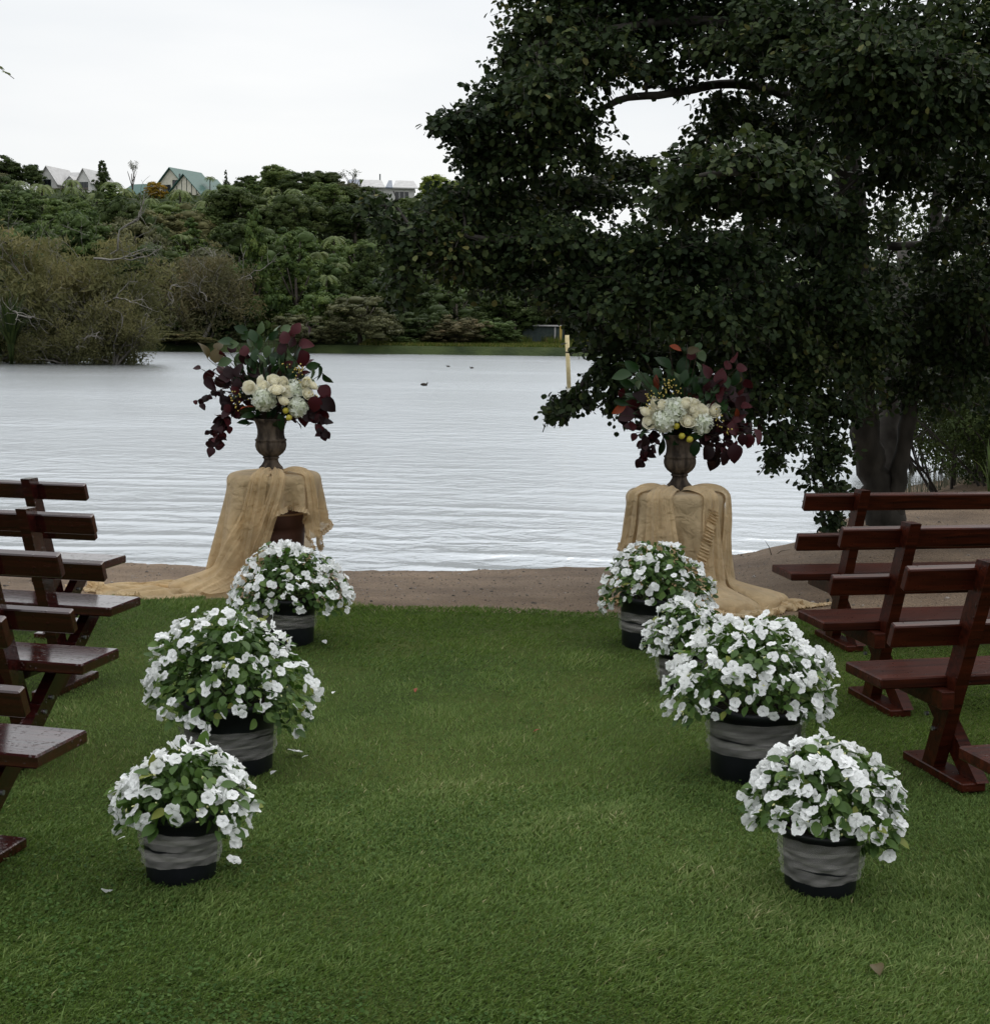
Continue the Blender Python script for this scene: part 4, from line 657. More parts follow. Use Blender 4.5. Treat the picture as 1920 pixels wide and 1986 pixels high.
def alder_leaves():
    r = np.random.RandomState(23); pts = np.vstack(AX[3:]+AX[:1]); tw = Geo(); pos = []; axs = []; cat = Geo()
    for bi, (bx_, by_, bz_, rx, ry, rz, wt) in enumerate(BLOBS):
        c = np.array([bx_, by_, bz_])-O_; R_ = np.array([rx, max(ry, .28), rz])
        j = np.argmin(((pts-c)**2).sum(1)); b0 = pts[j]
        mid = (b0+c)/2+np.array([0, 0, .1]); ds = np.linalg.norm(b0-c)
        if ds > .12: tw.tube([b0, mid, c], [.012+.008*min(1, ds), .011, .007], 5, False)
        nt_ = int(wt*(58+620*rx*rz+92*(rx+rz))); lit = 1.
        for k in range(nt_):
            d = unit(r.normal(0, 1, 3)*np.array([1, 1, .8])); e = c+d*R_*(.62+.75*r.rand()**1.6); s = c+d*R_*r.uniform(.05, .35)+r.normal(0, .06, 3)
            m = (s+e)/2+np.array([0, 0, .05*R_[2]+.02]); e = e-np.array([0, 0, .12*R_[2]])
            if k % 3 == 0: tw.tube([s, m, e], [.0045, .0035, .0015], 3, False)
            ln = np.linalg.norm(e-s); q = max(3, int(ln/.036)); t = np.linspace(.2, 1.03, q)+r.uniform(-.04, .04, q)
            p = np.where(t[:, None] < .5, s+(m-s)*2*t[:, None], m+(e-m)*(2*t[:, None]-1)); dv = unit(e-s)
            a = dv[None]*.55+r.normal(0, .62, (q, 3))+np.array([0, 0, -.40]); pos.append(p+r.normal(0, .012, (q, 3))); axs.append(a)
            if r.rand() < .07: cat.tube([e, e+np.array([.004, 0, -.03]), e+np.array([0, 0, -.055])], [.002, .004, .002], 4)
    p = np.vstack(pos); a = unit(np.vstack(axs)); n = len(p); nr = np.array([0, -.35, 1.])+r.normal(0, .55, (n, 3)); sc = r.uniform(.034, .066, n)
    tv = np.array([(0, 0, 0), (-.36, .30, .05), (-.38, .72, .02), (0, 1., -.12), (.38, .72, .03), (.36, .30, .05)], float); tf = [np.array([(0, 3, 2, 1), (0, 5, 4, 3)])]; Rm = frames(a, nr)
    cl = vnoise(p[:, 0]*2.2+p[:, 1]*.7, p[:, 2]*2.2, 77, 3); ti = np.clip(.42+.24*cl+r.normal(0, .20, n), 0, 1)
    # the 300 leaves that show largest are parts of their own, the others one mass
    w_ = p+O_; dist = np.linalg.norm(w_-np.array([0, 0, 1.7]), axis=1); px_ = w_[:, 0]/w_[:, 1]; pz = (w_[:, 2]-1.7)/w_[:, 1]
    vis = (np.abs(px_) < .34) & (pz < .47); score = np.where(vis, dist/sc, 1e9); top = np.argsort(score)[:300]; rest = np.ones(n, bool); rest[top] = False
    V, F = scatter(tv, tf, p[rest], Rm[rest], sc[rest])
    cr_ = obj('crown', npmesh('alder_crown', V, F, ALDER, True, np.concatenate([np.repeat(ti[rest], len(f)) for f in tf])), alder); cr_['kind'] = 'stuff'
    lm = [npmesh('alder_leaf', tv, tf, ALDER, True, np.full(sum(len(f) for f in tf), v)) for v in (.3, .5, .7, .85)]
    for i in top:
        o = obj('leaf', lm[min(3, int(ti[i]*4))], alder); o.matrix_local = Matrix.Translation(p[i]) @ Matrix(Rm[i].tolist()).to_4x4() @ Matrix.Scale(sc[i], 4)
    t_ = tw.build('twigs', ABARK2, alder, True); t_['kind'] = 'stuff'
    t_ = cat.build('catkins', ABARK2, alder, True); t_['kind'] = 'stuff'
    print('alder leaves', n)
alder_leaves()
# big lobed leaves (a sycamore seedling) below the lowest alder branch
# ------------------------------------------------------------ dark shrubs on the bank behind the trunk
def thicket(name, label, cat, x, y, z, w_, h, seed, leaf, n=9000, size=.05):
    r = np.random.RandomState(seed); o = thing(name, label, cat, (x, y, z)); g = Geo()
    for i in range(9):
        a = r.uniform(0, 6.283); limbs(g, r, (.1*w_*math.cos(a), .1*w_*math.sin(a), -.05), (.5*math.cos(a), .5*math.sin(a), 1), h*.55, .02, 2, 5, .6, .2, None, 3)
    st = g.build('stem', ABARK2, o, True)
    b = [(r.uniform(-.34, .34)*w_, r.uniform(-.3, .3)*w_, r.uniform(.12, .8)*h, r.uniform(.16, .26)*w_, r.uniform(.16, .26)*w_, r.uniform(.12, .22)*h) for _ in range(16)]
    V, F, t = crown_np(r, b, n//16, size, 16, .5, .2, 2.0, 0., False)
    obj('crown', npmesh('thicket_leaves', V, F, LEAF[leaf], False, t), o); return o
TH = [(5.612, 17.5, -0.085), (5.741, 16.5, 0.023), (5.97, 19.5, -0.292), (6.704, 20.0, -0.336)]
thicket('bank_shrub', 'dark small-leaved shrub at the water behind the trunk of the alder', 'shrub', TH[0][0], 17.5, -.25, 1.9, 2.3, 1, 'dark', 26000, .055)
thicket('bank_shrub', 'tall dark shrub with yellowish sprigs at the right edge of the bank', 'shrub', TH[1][0]+.15, 16.6, -.1, 1.9, 3.1, 2, 'dark', 26000, .055)
thicket('bank_tree', 'dense dark tree behind the bank shrubs to the right of the alder trunk', 'tree', TH[3][0]+.3, 21., -.35, 3.6, 5.0, 3, 'dark', 24000, .085)
thicket('bank_tree', 'slender dark tree at the water between the alder trunks and the shrubs', 'tree', TH[2][0]+.7, 22.5, -.4, 2.6, 4.4, 4, 'dark', 18000, .08)
flax(4.989, 14.5, .12, 16, .55, 'small grassy clump at the right edge behind the farthest bench', 2)
def reeds():
    r = np.random.RandomState(6); n = 260; x = r.uniform(5.2, 7.2, n); y = 17.8+.5*(x-5)+r.uniform(-.4, .4, n); h = r.uniform(.2, .5, n); z = beach_z(x, y)
    a = np.stack([x, y, z-.02], -1); V = np.empty((n, 3, 3)); V[:, 0] = a-np.array([.006, 0, 0]); V[:, 1] = a+np.array([.006, 0, 0]); V[:, 2] = a+np.stack([r.normal(0, .05, n), r.normal(0, .05, n), h], -1)
    tag(obj('reeds', npmesh('reeds', V.reshape(-1, 3), np.arange(3*n).reshape(-1, 3), LEAF['grey'], False, r.rand(n))), 'thin grey reeds standing at the water edge behind the alder trunk', 'reeds', kind='stuff')
reeds()
# a frond tip of a tree fern that stands just outside the frame on the left
def edge_fern():
    T_ = (-3.048, 9.0, 3.244); tip = np.array((-2.945, 9.0, 3.193)); o = thing('tree_fern', 'tip of a tree fern frond reaching in at the left edge of the sky', 'tree fern', (-5.4, 9.3, 0)); b = np.array([-5.4, 9.3, 0])
    g = Geo(); g.tube([(0, 0, -.1), (.03, 0, 1.6), (0, 0, 3.1)], [.13, .1, .09], 9); g.build('trunk', BARK, o, True); r = np.random.RandomState(3)
    for k in range(12):
        if k == 0: end = tip-b
        else: a = 6.283*k/12-.08; end = np.array([2.1*math.cos(a), 2.1*math.sin(a), 3.1+r.uniform(-.2, .25)])
        s = np.linspace(0, 1, 40); st = np.array([0, 0, 3.1]); c = st+(end-st)*s[:, None]+np.array([0, 0, 1.])*(.75*np.sin(math.pi*s**.8))[:, None]; V = []; T = []
        dr = unit((end-st)*np.array([1, 1, 0])); sd_ = np.array([-dr[1], dr[0], 0])
        for j in range(3, 39):
            for sg in (-1, 1):
                wd = .30*math.sin(math.pi*min(1, .1+.9*s[j]))**.8+.012; d_ = sd_*sg*wd+dr*wd*.45+np.array([0, 0, -.35*wd]); p = c[j]; i = len(V)
                V += [p, p+d_*.5+dr*.016, p+d_, p+d_*.5-dr*.016]; T.append((i, i+1, i+2, i+3))
        f = obj('frond', npmesh('frond', V, np.array(T), LEAF['fern'], False, r.rand(len(T))), o); gg = Geo(); gg.tube(c, np.linspace(.012, .002, 40), 4); gg.build('midrib', BARK, f)
edge_fern()

# ------------------------------------------------------------ benches
def wood_mat(name, c1, c2, rough, wet):
    m, nt, out = M(name); l = nt.links; b = pri(nt, out, rough, .5 if wet > .9 else .16)
    if wet > .9: b.inputs['Coat Weight'].default_value = .4; b.inputs['Coat Roughness'].default_value = .10
    tc = nd(nt, 'ShaderNodeTexCoord')
    mp = nd(nt, 'ShaderNodeMapping', Scale=(1.2, 16, 16)); l.new(tc.outputs['Object'], mp.inputs[0])
    n = nd(nt, 'ShaderNodeTexNoise', Scale=3, Detail=8, Distortion=.6); l.new(mp.outputs[0], n.inputs[0]); r = ramp(nt, [(.3, c1), (.7, c2)]); l.new(n.outputs[0], r.inputs[0]); l.new(r.outputs[0], b.inputs['Base Color'])
    # rain: drops standing on the varnish
    v = nd(nt, 'ShaderNodeTexVoronoi', Scale=48, feature='SMOOTH_F1'); v.inputs['Smoothness'].default_value = .2; n2 = nd(nt, 'ShaderNodeTexNoise', Scale=22, Detail=2); l.new(tc.outputs['Object'], v.inputs['Vector']); l.new(tc.outputs['Object'], n2.inputs['Vector'])
    r2 = ramp(nt, [(.12, (1, 1, 1)), (.34, (0, 0, 0))]); l.new(v.outputs['Distance'], r2.inputs[0]); r3 = ramp(nt, [(.5, (0, 0, 0)), (.56, (1, 1, 1))]); l.new(n2.outputs[0], r3.inputs[0])
    mu = nd(nt, 'ShaderNodeMath', operation='MULTIPLY'); l.new(r2.outputs[0], mu.inputs[0]); l.new(r3.outputs[0], mu.inputs[1])
    ad = nd(nt, 'ShaderNodeMath', operation='MULTIPLY_ADD'); l.new(n.outputs[0], ad.inputs[0]); ad.inputs[1].default_value = .25; m2 = nd(nt, 'ShaderNodeMath', operation='MULTIPLY'); l.new(mu.outputs[0], m2.inputs[0]); m2.inputs[1].default_value = wet; l.new(m2.outputs[0], ad.inputs[2])
    bp = nd(nt, 'ShaderNodeBump', Strength=.8, Distance=.0025); l.new(ad.outputs[0], bp.inputs['Height']); l.new(bp.outputs[0], b.inputs['Normal'])
    rg = nd(nt, 'ShaderNodeMapRange'); rg.inputs[3].default_value = rough; rg.inputs[4].default_value = .06; l.new(m2.outputs[0], rg.inputs[0]); l.new(rg.outputs[0], b.inputs['Roughness']); return m
WOOD = {'wet': wood_mat('wet_red_wood', (.011, .0026, .0028), (.042, .0075, .006), .14, 1.), 'dry': wood_mat('red_brown_wood', (.012, .0030, .0018), (.060, .0115, .0050), .36, .45)}
BOLT = plain('galvanised_bolt', (.3, .3, .31), .4, .5, Metallic=.9)
def beam(y0, z0, y1, z1, wx, wd, x, bev=.004, cut=True):
    """timber of section wx x wd from (y0,z0) to (y1,z1) in the plane x; ends cut level"""
    a = np.array([y0, z0]); b = np.array([y1, z1]); d = (b-a)/np.linalg.norm(b-a); n = np.array([-d[1], d[0]]); h = wd/2/abs(n[0]) if cut and abs(n[0]) > .3 else wd/2
    V = []
    for p in (a, b):
        for sx_, sy_ in ((-1, -1), (1, -1), (1, 1), (-1, 1)): V.append((x+sx_*wx/2, p[0]+sy_*h, p[1]))
    return V, [(0, 3, 2, 1), (4, 5, 6, 7), (0, 1, 5, 4), (1, 2, 6, 5), (2, 3, 7, 6), (3, 0, 4, 7)]
LEN = 2.0; BM = {}
def bench(label, end, facing, side, kind, group):
    """end: (x, y) of the front aisle corner of the seat; facing: angle of the seat's forward axis"""
    m = WOOD[kind]
    if kind not in BM:
        q = {}; q['seat'] = Geo().box((-LEN/2, -.15, .372), (LEN/2, .15, .415), bev=.006).mesh('bench_seat', m)
        q['slat'] = [Geo().box((-LEN/2, -.019, -.047), (LEN/2, .019, .047), bev=.005).mesh('bench_slat', m) for _ in range(2)]
        ln = math.hypot(.31, .862); q['post'] = Geo().add(*beam(-.04, .036, -.352, .892, .052, .082, 0)).mesh('bench_post', m)
        q['leg'] = Geo().add(*beam(.125, .335, -.245, .036, .05, .08, 0)).mesh('bench_leg', m)
        q['rail'] = Geo().box((-.05, -.30, 0), (.05, .15, .035), bev=.004).mesh('bench_foot', m); q['bearer'] = Geo().box((-.028, -.22, .30), (.024, .145, .371), bev=.003).mesh('bench_bearer', m)
        q['bolt'] = Geo().tube([(-.006, 0, 0), (.006, 0, 0)], .009, 8).mesh('bench_bolt', BOLT); BM[kind] = q
    q = BM[kind]; c, s = math.cos(facing), math.sin(facing); off = np.array([-side*LEN/2, -.15])
    loc = (end[0]+c*off[0]-s*off[1], end[1]+s*off[0]+c*off[1], .004)
    t = thing('bench', label, 'bench', loc, facing, group); obj('seat', q['seat'], t)
    for k, (z, y) in enumerate(((.594, -.2015), (.821, -.284))):
        o = obj('back_slat', q['slat'][k], t, (0, y, z)); o.rotation_euler = (math.radians(19.9), 0, 0)
    for e in (-1, 1):
        x = e*(LEN/2-.30); obj('post', q['post'], t, (x, 0, 0)); obj('leg', q['leg'], t, (x+.0525, 0, 0)); obj('foot_rail', q['rail'], t, (x+.02, 0, 0)); obj('seat_bearer', q['bearer'], t, (x+.054 if False else x-.055, 0, 0))
        for z, y in ((.235, .0), (.19, -.055)): obj('bolt', q['bolt'], t, (x+.081, y, z)); obj('bolt', q['bolt'], t, (x-.03, y-.02, z))
    return t
LB = [(-2.092, 8.111, 0.415), (-1.696, 6.833, 0.415), (-1.506, 5.702, 0.415), (-1.297, 4.506, 0.415)]
RB = [(1.566, 8.056, 0.415), (1.434, 6.705, 0.415), (1.4, 5.627, 0.415), (1.476, 4.448, 0.415)]
lab = ['dark red wooden bench, back row nearest the lake left of the aisle', 'wet dark wooden bench in the second row from the lake, beside the left cloth-draped stand',
       'wet dark bench in the third row from the lake, level with the big left pot', 'wet red wooden bench nearest the front left flower pot']
lab[0] = 'dark red wooden bench in the row nearest the lake, left of the aisle'
for (x, y, z), lb, a in zip(LB, lab, (-13, -13, -13, -14, -14)): bench(lb, (x, y), math.radians(a), 1, 'wet', 'benches left of the aisle')
lab = ['red-brown wooden bench in the row nearest the alder trunk', 'red-brown wooden bench in the second row from the lake, right of the aisle', 'red-brown bench with a wet speckled seat, beside the widest right-hand pot', 'red-brown wooden bench cut off by the right edge, only a seat corner in view']
for (x, y, z), lb, a in zip(RB, lab, (10, 11, 13, 14)): bench(lb, (x, y), math.radians(a), -1, 'dry', 'benches right of the aisle')

# ------------------------------------------------------------ stands, cloths, urns
CLOTH = None
def cloth_mat(name, col, sheer):
    m, nt, out = M(name); l = nt.links; tc = nd(nt, 'ShaderNodeTexCoord'); n = nd(nt, 'ShaderNodeTexNoise', Scale=7, Detail=5); l.new(tc.outputs['Object'], n.inputs[0])
    r = ramp(nt, [(.3, tuple(.82*c for c in col)), (.7, tuple(1.12*c for c in col))]); l.new(n.outputs[0], r.inputs[0])
    wv = nd(nt, 'ShaderNodeTexNoise', Scale=260, Detail=2); l.new(tc.outputs['Object'], wv.inputs[0]); bp = nd(nt, 'ShaderNodeBump', Strength=.35, Distance=.002); l.new(wv.outputs[0], bp.inputs['Height'])
    n4 = nd(nt, 'ShaderNodeTexNoise', Scale=16, Detail=5, Distortion=.8); l.new(tc.outputs['Object'], n4.inputs[0]); bp2 = nd(nt, 'ShaderNodeBump', Strength=.8, Distance=.035); l.new(n4.outputs[0], bp2.inputs['Height']); l.new(bp.outputs[0], bp2.inputs['Normal'])
    b = nd(nt, 'ShaderNodeBsdfPrincipled', Roughness=.85); b.inputs['Specular IOR Level'].default_value = .15; l.new(r.outputs[0], b.inputs['Base Color']); l.new(bp2.outputs[0], b.inputs['Normal']); b.inputs['Sheen Weight'].default_value = .2
    t = nd(nt, 'ShaderNodeBsdfTranslucent'); l.new(r.outputs[0], t.inputs[0]); mx = nd(nt, 'ShaderNodeMixShader', Fac=.38); l.new(b.outputs[0], mx.inputs[1]); l.new(t.outputs[0], mx.inputs[2])
    tr = nd(nt, 'ShaderNodeBsdfTransparent', Color=(1, .93, .8, 1)); mx2 = nd(nt, 'ShaderNodeMixShader', Fac=sheer); l.new(mx.outputs[0], mx2.inputs[1]); l.new(tr.outputs[0], mx2.inputs[2]); l.new(mx2.outputs[0], out.inputs[0]); return m
MUSLIN = cloth_mat('gold_muslin', (.67, .51, .30), .18); MUSLIN2 = cloth_mat('gold_muslin_thick', (.66, .51, .31), .08)
TERRA = noisy('brown_clay', (.050, .022, .015), (.085, .038, .026), 5, .65, .3, .2, 30, bdist=.003); URNM = noisy('aged_stone', (.022, .016, .012), (.15, .115, .085), 16, .85, .2, .8, 40, 8, (1, 1, .35), (.42, .74), .006)
BRASS = plain('pale_rim', (.28, .18, .10), .6)
def stand(x, y, zt, R_, label):
    z0 = float(beach_z(np.array([x]), np.array([y]))[0]); t = thing('flower_stand', label, 'stand', (x, y, z0)); h = zt-z0
    Geo().lathe([(0, 0), (.165, 0), (.19, .06), (.215, h*.50), (.215, h*.56), (.225, h*.56), (.225, h*.72), (.205, h*.74), (.205, h-.035), (0, h-.035)], 36).build('barrel', TERRA, t, True)
    Geo().lathe([(.2255, h*.665), (.2285, h*.668), (.2285, h*.678), (.2255, h*.68)], 36).build('hoop', BRASS, t, True)
    Geo().lathe([(0, h-.034), (R_-.040, h-.034), (R_-.034, h-.02), (R_-.034, h-.014), (R_-.042, h-.008), (0, h-.004)], 48).build('table_top', TERRA, t, True)
    return t, z0, h
def ruffle_mesh(path, nrm, w0, seed, amp=.013):
    """gathered frill along a path: path (n,3), nrm (n,3) outward"""
    r = np.random.RandomState(seed); s = np.concatenate([[0], np.cumsum(np.linalg.norm(np.diff(path, axis=0), axis=1))]); n = int(s[-1]/.0025); u = np.linspace(0, s[-1], n)
    P_ = np.stack([np.interp(u, s, path[:, i]) for i in range(3)], -1); Nn = unit(np.stack([np.interp(u, s, nrm[:, i]) for i in range(3)], -1)); T = unit(np.gradient(P_, axis=0)); B = np.cross(T, Nn)
    ph = np.cumsum(r.uniform(.55, 1.0, n)); rows = []
    for v in (-1, -.6, -.2, .2, .6, 1):
        a = amp*(.35+.65*abs(v))*(.7+.5*np.sin(ph*.31+v)+.25*np.sin(ph*.13)); rows.append(P_+B*(w0*.5*v+.25*amp*np.sin(ph*.7+v))[:, None]+Nn*(a*np.sin(ph+v*.8+r.normal(0, .12, n))+amp*.6+.006)[:, None])
    g = Geo(); g.grid(np.array(rows)); return g

def drape(e1_deg, amin, amax, bmin, bmax, cx, cy_, z0, top, R_, seed, slope, gather=.0, steps=130, h=.027, push=(0, 0)):
    """lets a rectangle of cloth fall over a round table and onto the ground (position based dynamics); local coordinates"""
    r = np.random.RandomState(seed); e1 = np.array([math.cos(math.radians(e1_deg)), math.sin(math.radians(e1_deg))]); e2 = np.array([-e1[1], e1[0]])
    A = np.arange(amin, amax+h/2, h); B = np.arange(bmin, bmax+h/2, h); n, m = len(A), len(B); AA, BB = np.meshgrid(A, B, indexing='ij')
    H_ = top-z0; X = np.empty((n, m, 3)); gx = e1[0]*AA+e2[0]*BB; gy = e1[1]*AA+e2[1]*BB; d = np.hypot(gx, gy)+1e-9; th = np.arctan2(gy, gx)
    # start from a loose umbrella: flat on the table, hanging outside it, the rest along the ground
    dg = np.degrees(th); c = np.interp(dg, [q for q, _ in slope], [q for _, q in slope], period=360); sd = np.maximum(0, d-R_); k = np.sqrt(1-c*c); s0 = (H_-.03)/k; fall = np.minimum(sd, s0); rest = sd-fall
    wob = .030*np.sin(13*th+2*np.sin(3*th+seed))+.018*np.sin(29*th+seed)+.01*r.normal(0, 1, d.shape); rad = np.minimum(d, R_)+.015+c*fall+.92*rest+wob*np.clip(fall*3, 0, 1)
    X[..., 0] = rad*np.cos(th); X[..., 1] = rad*np.sin(th); X[..., 2] = np.where(sd > 0, H_+.01-fall*k, H_+.012)+np.clip(rest*8, 0, 1)*.02*r.rand(n, m)
    # some slack bunched up on the table round the urn
    X[..., 2] += .035*np.abs(np.sin(7*th+seed))*np.clip((d-.08)/.08, 0, 1)*np.clip((R_-d)/.06, 0, 1)
    X[..., :2] *= np.where(d < R_, 1-gather*np.clip(d/R_, 0, 1), 1-gather*R_/np.maximum(rad, R_))[..., None] if gather else 1
    pin = (X[..., 0]**2+X[..., 1]**2) < .105**2; X[pin, 2] = H_+.008; PX_ = X[pin].copy()      # held down by the urn
    V = np.zeros_like(X); dt = 1/60.; sl = slice
    cons = []
    def add(i0, i1, rest, st): cons.append((i0, i1, rest, st))
    for d, st in ((1, 1.), (2, .16)):
        for k in range(2*d):
            if k % (2*d) >= 2*d: continue
        for par in range(2):
            for off in range(d):
                s0 = par*d+off
                cnt = len(range(s0, n-d, 2*d)); 
                if cnt: add((sl(s0, s0+2*d*(cnt-1)+1, 2*d), sl(None)), (sl(s0+d, s0+d+2*d*(cnt-1)+1, 2*d), sl(None)), h*d, st)
                cnt = len(range(s0, m-d, 2*d))
                if cnt: add((sl(None), sl(s0, s0+2*d*(cnt-1)+1, 2*d)), (sl(None), sl(s0+d, s0+d+2*d*(cnt-1)+1, 2*d)), h*d, st)
    for par in range(2):
        cnt = len(range(par, n-1, 2)); i = sl(par, par+2*(cnt-1)+1, 2); j = sl(par+1, par+2*cnt, 2)
        add((i, sl(0, m-1)), (j, sl(1, m)), h*1.4142, .35); add((i, sl(1, m)), (j, sl(0, m-1)), h*1.4142, .35)
    for it in range(steps):
        V *= .985; V[..., 2] -= 9.8*dt
        if it < 60: V[..., 0] += push[0]*dt*np.clip(-X[..., 0]*np.sign(-push[0]) if push[0] < 0 else X[..., 0], 0, 1); V[..., 1] += push[1]*dt*np.clip(np.abs(X[..., 0]), 0, 1)
        sp = np.linalg.norm(V, axis=-1, keepdims=True); V *= np.minimum(1, 1.6/(sp+1e-9)); P_ = X+V*dt
        for q in range(11):
            for i0, i1, rest, st in cons:
                d = P_[i1]-P_[i0]; l_ = np.sqrt((d*d).sum(-1, keepdims=True))+1e-9; c = d*((l_-rest)/l_*.5*st); P_[i0] += c; P_[i1] -= c
            if q % 3 and q != 10: continue
            rad = np.sqrt(P_[..., 0]**2+P_[..., 1]**2)+1e-9; z = P_[..., 2]
            gz = GZ(P_[..., 0]+cx, P_[..., 1]+cy_)-z0+.006; hit = z < gz; P_[..., 2] = np.where(hit, gz, z); fr = np.where(hit, 3.2, 0.); z = P_[..., 2]
            # table top disc (34 mm thick) and the barrel below
            ins = (rad < R_+.004) & (z < H_+.006) & (z > H_-.05); up_ = ins & (H_+.006-z < R_+.012-rad); out_ = ins & ~up_
            P_[..., 2] = np.where(up_, H_+.006, z); f = np.where(out_, (R_+.006)/rad, 1.); P_[..., 0] *= f; P_[..., 1] *= f
            bar = (rad < .235) & (P_[..., 2] <= H_-.05); f = np.where(bar, .235/rad, 1.); P_[..., 0] *= f; P_[..., 1] *= f
            fr = np.maximum(fr, np.where(up_, .75, np.where(out_ | bar, .3, 0)))[..., None]; P_ -= (P_-X)*fr*.22*np.array([1, 1, 0]); P_[pin] = PX_
        V = (P_-X)/dt; X = P_
    return X
def GZ(x, y): return np.where(y < edge_y(x), .02, beach_z(x, y))
def cloth(label, x, y, z0, X, mat, edges, seed, RT, swags=(), fw=.036, over=None):
    o = thing('draped_cloth', label, 'cloth', (x, y, z0)); n, m = X.shape[:2]; K = X.copy()
    for _ in range(1): K[1:-1, 1:-1] = .6*K[1:-1, 1:-1]+.1*(K[:-2, 1:-1]+K[2:, 1:-1]+K[1:-1, :-2]+K[1:-1, 2:])
    g = Geo(); g.grid(K); d = g.build('drape', mat, o, True); sb = d.modifiers.new('smooth', 'SUBSURF'); sb.levels = 1; sb.render_levels = 1
    nn = unit(np.cross(np.gradient(K, axis=0), np.gradient(K, axis=1)))
    for e in edges:
        p, q, w_ = {'a1': (K[-1], nn[-1], fw), 'a0': (K[0], nn[0], fw), 'b1': (K[:, -1], nn[:, -1], fw), 'b0': (K[:, 0], nn[:, 0], fw)}[e]
        fl = np.where((q[:, :2]*p[:, :2]).sum(1) < 0, -1, 1)[:, None] if False else 1
        ruffle_mesh(p, q*fl, w_, seed, .009).build('frill', MUSLIN2, o, True)
    F_ = K.reshape(-1, 3); ang = np.degrees(np.arctan2(F_[:, 1], F_[:, 0])); rad = np.hypot(F_[:, 0], F_[:, 1])
    def surf(a, z):
        w_ = (np.abs((ang-a+180) % 360-180) < 7) & (np.abs(F_[:, 2]-z) < .06) & (rad < .8); return np.percentile(rad[w_], 85) if w_.any() else .35
    if over:      # a folded-over frilled edge lying across the hanging cloth
        p = [surf(a, z)+.022 for a, z in over]; p = np.convolve([p[0]]+p+[p[-1]], [.25, .5, .25], 'valid'); q = np.array([(math.cos(math.radians(a)), math.sin(math.radians(a)), 0) for a, _ in over]); pts = q*p[:, None]; pts[:, 2] = [z for _, z in over]
        t = np.linspace(0, len(over)-1, 50); I = lambda A: np.stack([np.interp(t, np.arange(len(A)), A[:, i]) for i in range(3)], -1); pts, q = I(pts), I(q); ruffle_mesh(pts, q, .072, 6, .020).build('frill', MUSLIN2, o, True)
    # gathered lengths of the cloth, bunched round the urn foot and hanging over the edge in pleats
    r = np.random.RandomState(seed+30); top = np.percentile(F_[rad < .15, 2], 60)
    for (a0, a1, zb, w0, w1, npl) in swags:
        ks = 46; m_ = 40; s_ = np.linspace(0, 1, ks); lt = .20; rows = []
        for t in s_:
            if t < lt: u = t/lt; c_r = .085+(RT+.012-.085)*u; c_z = top+.012+.030*math.sin(math.pi*min(1, u*1.05))**.7*(1-.4*u); a = a0
            else: u = (t-lt)/(1-lt); c_z = top+.004-(top-zb)*u; a = a0+(a1-a0)*u**1.1; c_r = None
            wd = (w0*.75+(w0*.25)*min(1, t/lt)) if t < lt else w0+(w1-w0)*((t-lt)/(1-lt))**1.2; row = []
            for v in np.linspace(-1, 1, m_):
                ph = v*npl*math.pi+.9*math.sin(2.2*t+seed+a1)+.8*math.sin(3.1*v+a0)+a0; pl = (.5+.5*math.cos(ph+.5*math.sin(2*ph)))**1.3; pl = pl*(.9-.25*v*v); env = max(0., 1-abs(v)**2.4)
                if c_r is not None: rr_ = c_r; off = wd*.5*v; z = c_z+.030*pl*env*(.5+.5*t/lt)-.016*(1-env); aa = math.radians(a)+off/max(rr_, .12)
                else:
                    aa = math.radians(a)+wd*.5*v/.36; u = (t-lt)/(1-lt); rr_ = max(surf(math.degrees(aa), c_z), RT+.004)+.004+(.040*pl*env+.002)*(.6+.4*min(1, u*4)); z = c_z+.02*math.sin(v*2+seed)*u
                row.append((rr_*math.cos(aa), rr_*math.sin(aa), z))
            rows.append(row)
        A = np.array(rows); 
        for _ in range(3): A[1:-1] = .5*A[1:-1]+.25*(A[:-2]+A[2:])
        g = Geo(); g.grid(A); g.build('swag', mat, o, True)
    return o
LS = (-1.531, 9.9, 0.723); RS = (1.196, 9.5, 0.674)
_, z0, h = stand(LS[0], 9.9, LS[2], .325, 'brown round stand showing through the arched opening of the left gold cloth')
XL = drape(-62, -.95, .52, -1.68, .60, LS[0], 9.9, z0, LS[2], .325, 3, [(-180, .53), (-150, .50), (-120, .30), (-90, .06), (0, .03), (90, .05), (150, .3), (180, .44)])
cloth('sheer gold muslin over the left stand, trailing left on the sand, with an arched opening', LS[0], 9.9, z0, XL, MUSLIN, ('a1', 'b1', 'b0'), 5, .325, [(-98, -128, .02, .13, .30, 3.1), (-74, -112, .10, .10, .16, 2.2), (-34, -34, .42, .10, .12, 2.2)])
_, z0, h = stand(RS[0], 9.5, RS[2], .335, 'brown round stand hidden under the right gold cloth except for a thin slit')
XR = drape(-128, -.85, .98, -.66, 1.52, RS[0], 9.5, z0, RS[2], .335, 9, [(-180, .04), (-60, .05), (-38, .06), (0, .05), (90, .05), (180, .04)])
cloth('opaque gold muslin over the right stand, trailing right onto the grass, with a diagonal frill', RS[0], 9.5, z0, XR, MUSLIN2, ('a1', 'b1', 'b0'), 8, .335, [(-116, -104, .05, .18, .32, 3.3), (-54, -62, .02, .14, .22, 2.6), (-150, -160, .36, .10, .16, 2.2), (-20, -28, .02, .10, .20, 2.4)], .045, [(-56, .66), (-60, .60), (-66, .50), (-72, .38), (-78, .27), (-84, .16), (-88, .06)])
